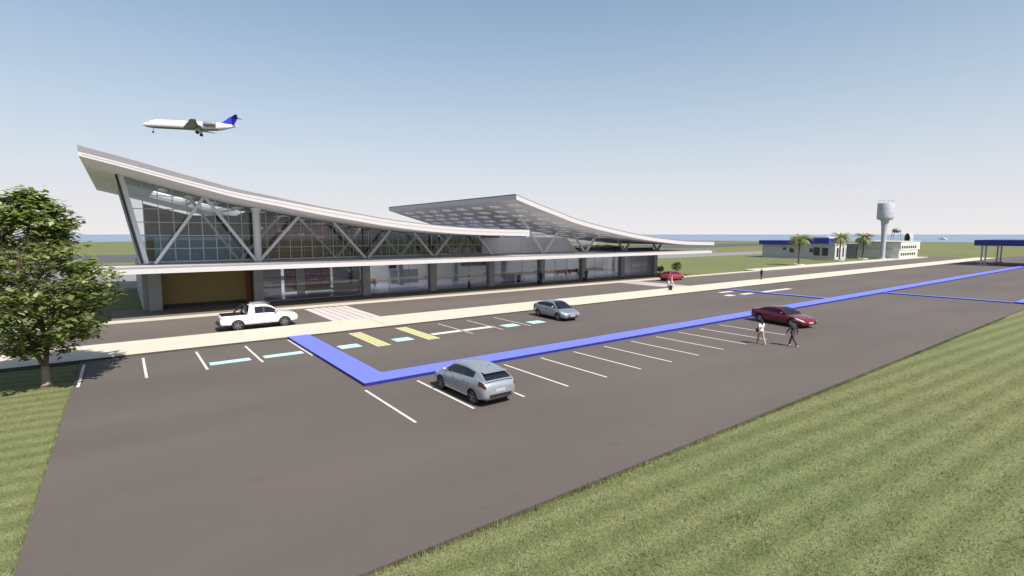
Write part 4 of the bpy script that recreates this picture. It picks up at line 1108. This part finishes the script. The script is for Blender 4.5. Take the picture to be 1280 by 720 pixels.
WALK = (24, 8, -18, 16, -18, 12, 20, 14); STAND = (3, 2, -3, 2, 4, 10, -2, 12); WALK2 = (-20, 14, 22, 6, 18, 18, -18, 12); TALK = (2, 2, -4, 3, 15, 75, 5, 20)
def suitcase(loc, rz, lab, c, hh=.65):
    t = empty('suitcase', loc, rz, label=lab, cat='suitcase', group='dark suitcases with their owners')
    b = MB(); b.box(-.13, .13, -.22, .22, .06, hh); b.box(-.135, .135, -.2, .2, .08, hh-.02); b.build('shell', c, t)
    b = MB(); b.tube((-.1, -.12, hh), (-.14, -.12, hh+.38), .012, n=8); b.tube((-.1, .12, hh), (-.14, .12, hh+.38), .012, n=8); b.tube((-.14, -.13, hh+.38), (-.14, .13, hh+.38), .018, n=8); b.build('handle', M['mullion'], t)
    for sy in (-.17, .17):
        for sx in (-.08, .08):
            b = MB(); b.lathe([(.03, -.015), (.03, .015)], (sx, sy, .03), 12, 'y'); b.build('wheel', M['black_rubber'], t)
person((32.45, 16.7, 0), R(60), 'woman in white top and pale trousers with black bag, left of the red coupe', WALK, CL['white'], CL['khaki'], M['white_panel'], 'skin', 'short', True, .92, .22)[0]
t = empty('shoulder_bag', (32.45, 16.7, 0), R(60), label='black bag hanging at the hip of the white topped woman', cat='bag')
b = MB(); b.box(-.12, .14, .22, .31, .80, 1.02); b.build('pouch', M['black'], t); b = MB(); b.beam((0, .26, 1.02), (0, .05, 1.52), .035, .02, up=(1, 0, 0)); b.build('strap', M['black'], t)
person((33.35, 15.15, 0), R(80), 'person in black clothes and white shoes walking in front of the red coupe', WALK2, CL['black'], CL['dark'], M['white_panel'], 'skin_dark', 'long', False, .98)
person((34.9, 55.6, .13), R(-60), 'person in pale shirt and navy trousers in front of the shopfront glass', TALK, CL['white'], CL['navy'], None, 'skin', 'short', False, 1.0)
person((46.35, 55.2, .13), R(-120), 'person in black beside the column, a dark suitcase at the feet', STAND, CL['black'], CL['black'], None, 'skin_dark')
suitcase((45.85, 55.0, .13), R(40), 'black suitcase lying nearest the black clothed person by the column', CL['black'], .55)
person((55.3, 55.3, .13), R(-150), 'person in dark grey waiting by the column left of the last glass bays', TALK, CL['dark'], CL['black'], None, 'skin_dark', 'long', False, .96)
suitcase((54.6, 55.0, .13), R(10), 'black suitcase left of the dark grey clothed person', CL['black'], .5)
person((58.3, 42.4, 0), R(-70), 'woman in pink top and cream trousers on the far crossing', WALK, CL['pink'], CL['cream'], M['white_panel'], 'skin', 'short', True, .98, .2)
person((57.0, 41.9, 0), R(-100), 'person in brown top and cream trousers left of the pink topped woman', WALK2, CL['brown'], CL['cream'], None, 'skin_dark', 'short', False, 1.0)
suitcase((54.1, 39.5, .12), R(30), 'black suitcase standing on the beige walkway at the far crossing', CL['black'], .6)
person((78.1, 40.6, .12), R(160), 'lone person in dark brown on the beige walkway past the far crossing', STAND, CL['brown'], CL['brown'], None, 'skin_dark', 'long', False, .95)

# ------------------------------------------------------------------ aircraft
def ray(px, py):
    rt = fw.cross(Vector((0, 0, 1))).normalized(); up = rt.cross(fw)
    return (fw*650+rt*(px-640)+up*(360-py)).normalized()
nose = Vector((0, 0, 7))+ray(178, 154)*232; tail = Vector((0, 0, 7))+ray(297, 160)*224
L = (nose-tail).length; ax = (nose-tail).normalized()
root = empty('airliner', tuple((nose+tail)/2), label='white twin-engined jet with blue tail fin flying low over the terminal', cat='airplane')
root.rotation_euler = Matrix((ax, Vector((0, 0, 1)).cross(ax).normalized(), ax.cross(Vector((0, 0, 1)).cross(ax)).normalized())).transposed().to_euler()
S = L/29.0
b = MB(); st_ = [(-14.3, .15, .55), (-13, .5, .45), (-11, .95, .25), (-8.5, 1.35, .08), (-6, 1.5, 0), (8, 1.5, 0), (10.5, 1.42, -.05), (12, 1.2, -.15), (13.3, .85, -.3), (14.1, .45, -.42), (14.5, .06, -.48)]
vs = []; n_ = 24
for x, r_, z in st_:
    for i in range(n_):
        a = 6.28318*i/n_; vs.append((x*S, r_*S*math.cos(a), (z+r_*math.sin(a))*S))
fs = [(j*n_+i, (j+1)*n_+i, (j+1)*n_+(i+1) % n_, j*n_+(i+1) % n_) for j in range(len(st_)-1) for i in range(n_)]
b.add(vs, fs, 0)
for k, f in enumerate(b.f):
    zc = sum(b.v[i][2] for i in f)/4
    if zc < -.95*S: b.m[k] = 1  # underside shading put into the colour as grey
b.build('fuselage', [M['plane_white'], M['plane_grey']], root, smooth=40)
def wing(nm, m, pts, th, par=root):
    """pts: outline (x,y,z) root LE, tip LE, tip TE, root TE"""
    b = MB(); P_ = [Vector(p)*S for p in pts]; c = [P_[0], P_[1], P_[2], P_[3]]
    vs = []
    for (le, te, t_) in ((c[0], c[3], th), (c[1], c[2], th*.4)):
        ch = te-le; nrm = Vector((0, 0, 1)) if abs((c[1]-c[0]).y) > abs((c[1]-c[0]).z) else Vector((0, 1, 0))
        for f, h_ in ((0, 0), (.12, .7), (.35, 1), (.7, .6), (1, .02), (.7, -.4), (.35, -.6), (.12, -.5)): vs.append(le+ch*f+nrm*(h_*t_*S*.5))
    b.add(vs, [(i, (i+1) % 8, 8+(i+1) % 8, 8+i) for i in range(8)]+[tuple(range(7, -1, -1)), tuple(range(8, 16))])
    return b.build(nm, m, par, smooth=40, fixn=True)
for s in (1, -1):
    wing('wing', M['plane_grey'], [(2.2, s*1.2, -1.0), (-3.3, s*12.5, -.1), (-4.8, s*12.5, -.1), (-3.0, s*1.2, -1.0)], .5)
    wing('flap', M['plane_grey'], [(-3.0, s*1.6, -1.15), (-3.9, s*6.5, -.75), (-4.7, s*6.5, -1.0), (-4.2, s*1.6, -1.5)], .18)
    wing('tailplane', M['tail_blue'], [(-12.6, s*.1, 3.6), (-14.6, s*4.0, 3.75), (-15.4, s*4.0, 3.75), (-14.6, s*.1, 3.6)], .25)
    b = MB(); b.lathe([(.62, -4.3*S), (.80*S, -4.4*S), (.86*S, -5.3*S), (.80*S, -7.2*S), (.55*S, -8.2*S)], (0, s*2.35*S, .55*S), 20, 'x'); b.build('engine', M['plane_grey'], root, smooth=40)
    b = MB(); b.box(-7*S, -5*S, min(s*1.2, s*1.8)*S, max(s*1.2, s*1.8)*S, .45*S, .65*S); b.build('pylon', M['plane_grey'], root)
    b = MB(); b.tube((-2.2*S, s*2.2*S, -1.1*S), (-2.4*S, s*2.3*S, -2.5*S), .13*S, n=8); g_ = b.build('landing_gear', M['mullion'], root)
    b = MB(); b.lathe([(.5*S, -.35*S), (.5*S, .35*S)], (-2.4*S, s*2.3*S, -2.6*S), 18, 'y'); b.build('wheel', M['black_rubber'], g_)
    b = MB(); b.box(-3.1*S, -1.5*S, (s*1.55-.04)*S, (s*1.55+.04)*S, -2.2*S, -1.2*S); b.build('gear_door', M['plane_white'], root)
wing('tail_fin', M['tail_blue'], [(-9.2, 0, 1.2), (-12.3, 0, 3.7), (-14.9, 0, 3.7), (-13.4, 0, .9)], .45)
b = MB(); b.tube((11.2*S, 0, -1.3*S), (11.5*S, 0, -2.6*S), .1*S, n=8); g_ = b.build('landing_gear', M['mullion'], root)
b = MB(); b.lathe([(.33*S, -.2*S), (.33*S, .2*S)], (11.5*S, 0, -2.7*S), 16, 'y'); b.build('wheel', M['black_rubber'], g_)
b = MB()
for s in (1, -1):
    b.add([(12.35*S, s*1.02*S, .25*S), (13.05*S, s*.72*S, .2*S), (12.95*S, s*.62*S, .5*S), (12.3*S, s*.8*S, .72*S)], [(0, 1, 2, 3) if s > 0 else (3, 2, 1, 0)])
b.build('cockpit_window', M['window_dark'], root)
for s in (1, -1):
    b = MB()
    for k in range(22):
        x = 9.8-k*.68; b.add([(x*S, s*1.475*S, .28*S), ((x+.26)*S, s*1.475*S, .28*S), ((x+.26)*S, s*1.44*S, .6*S), (x*S, s*1.44*S, .6*S)], [(0, 1, 2, 3) if s < 0 else (3, 2, 1, 0)])
    b.build('cabin_windows', M['plane_grey'], root)
for o in bpy.data.objects:
    if o.name.startswith('MB'): bpy.data.objects.remove(o)

# ------------------------------------------------------------------ short grass blades on the lawns nearest the camera
g_ = np.random.default_rng(5)
def blades(n, x0, x1, y0, y1):
    X = g_.uniform(x0, x1, n*6); Y = g_.uniform(y0, y1, n*6); D = np.hypot(X, Y)
    keep = g_.random(n*6) < np.clip((9/D)**1.6, 0, 1); X, Y = X[keep][:n], Y[keep][:n]
    return X, Y
parts_ = [blades(85000, 1.0, 42, 1.5, 9.85), blades(22000, -14, -2.28, 12, 31)]
X = np.concatenate([p[0] for p in parts_]); Y = np.concatenate([p[1] for p in parts_]); N = len(X)
E_ = g_.uniform(3, 60, 9000); X = np.concatenate([X, E_, np.full(3500, -2.22)+g_.normal(0, .03, 3500)]); Y = np.concatenate([Y, 9.93-np.abs(g_.normal(0, .06, 9000)), g_.uniform(12, 31, 3500)]); NB = N; N = len(X)
cl = np.sin(X*2.3+1.7*np.sin(Y*1.9))*np.sin(Y*3.1+1.3*np.sin(X*1.1))
H_ = g_.uniform(.03, .085, N)*(1+.35*cl); H_[NB:] *= g_.uniform(1.2, 2.4, N-NB); A = g_.uniform(0, 6.283, N); Lx = g_.normal(0, .035, N); Ly = g_.normal(.0, .035, N); W_ = g_.uniform(.005, .011, N)
V = np.zeros((N, 3, 3)); V[:, 0] = np.stack([X-W_*np.cos(A), Y-W_*np.sin(A), np.full(N, -.092)], 1); V[:, 1] = np.stack([X+W_*np.cos(A), Y+W_*np.sin(A), np.full(N, -.092)], 1); V[:, 2] = np.stack([X+Lx, Y+Ly, -.09+H_], 1)
band = .5-.5*np.cos(6*(X*math.sin(R(4))+Y*math.cos(R(4))))
me = bpy.data.meshes.new('grass'); me.vertices.add(N*3); me.vertices.foreach_set('co', V.reshape(-1)); me.loops.add(N*3); me.loops.foreach_set('vertex_index', np.arange(N*3, dtype=np.int32))
me.polygons.add(N); me.polygons.foreach_set('loop_start', np.arange(0, N*3, 3, dtype=np.int32)); me.polygons.foreach_set('material_index', np.where(g_.random(N) < .22+.5*band, np.where(g_.random(N) < .6, 0, 1), np.where(g_.random(N) < .55, 0, 2)).astype(np.int32))
for nm, c in (('blade_green', (.16, .178, .08)), ('blade_pale', (.27, .28, .155)), ('blade_deep', (.105, .125, .05))): me.materials.append(mat(nm, c, .7, spec=.2))
me.update(calc_edges=True)
go = bpy.data.objects.new('grass', me); col.objects.link(go); tag(go, 'short mown grass beside the car park', 'grass', kind='stuff')
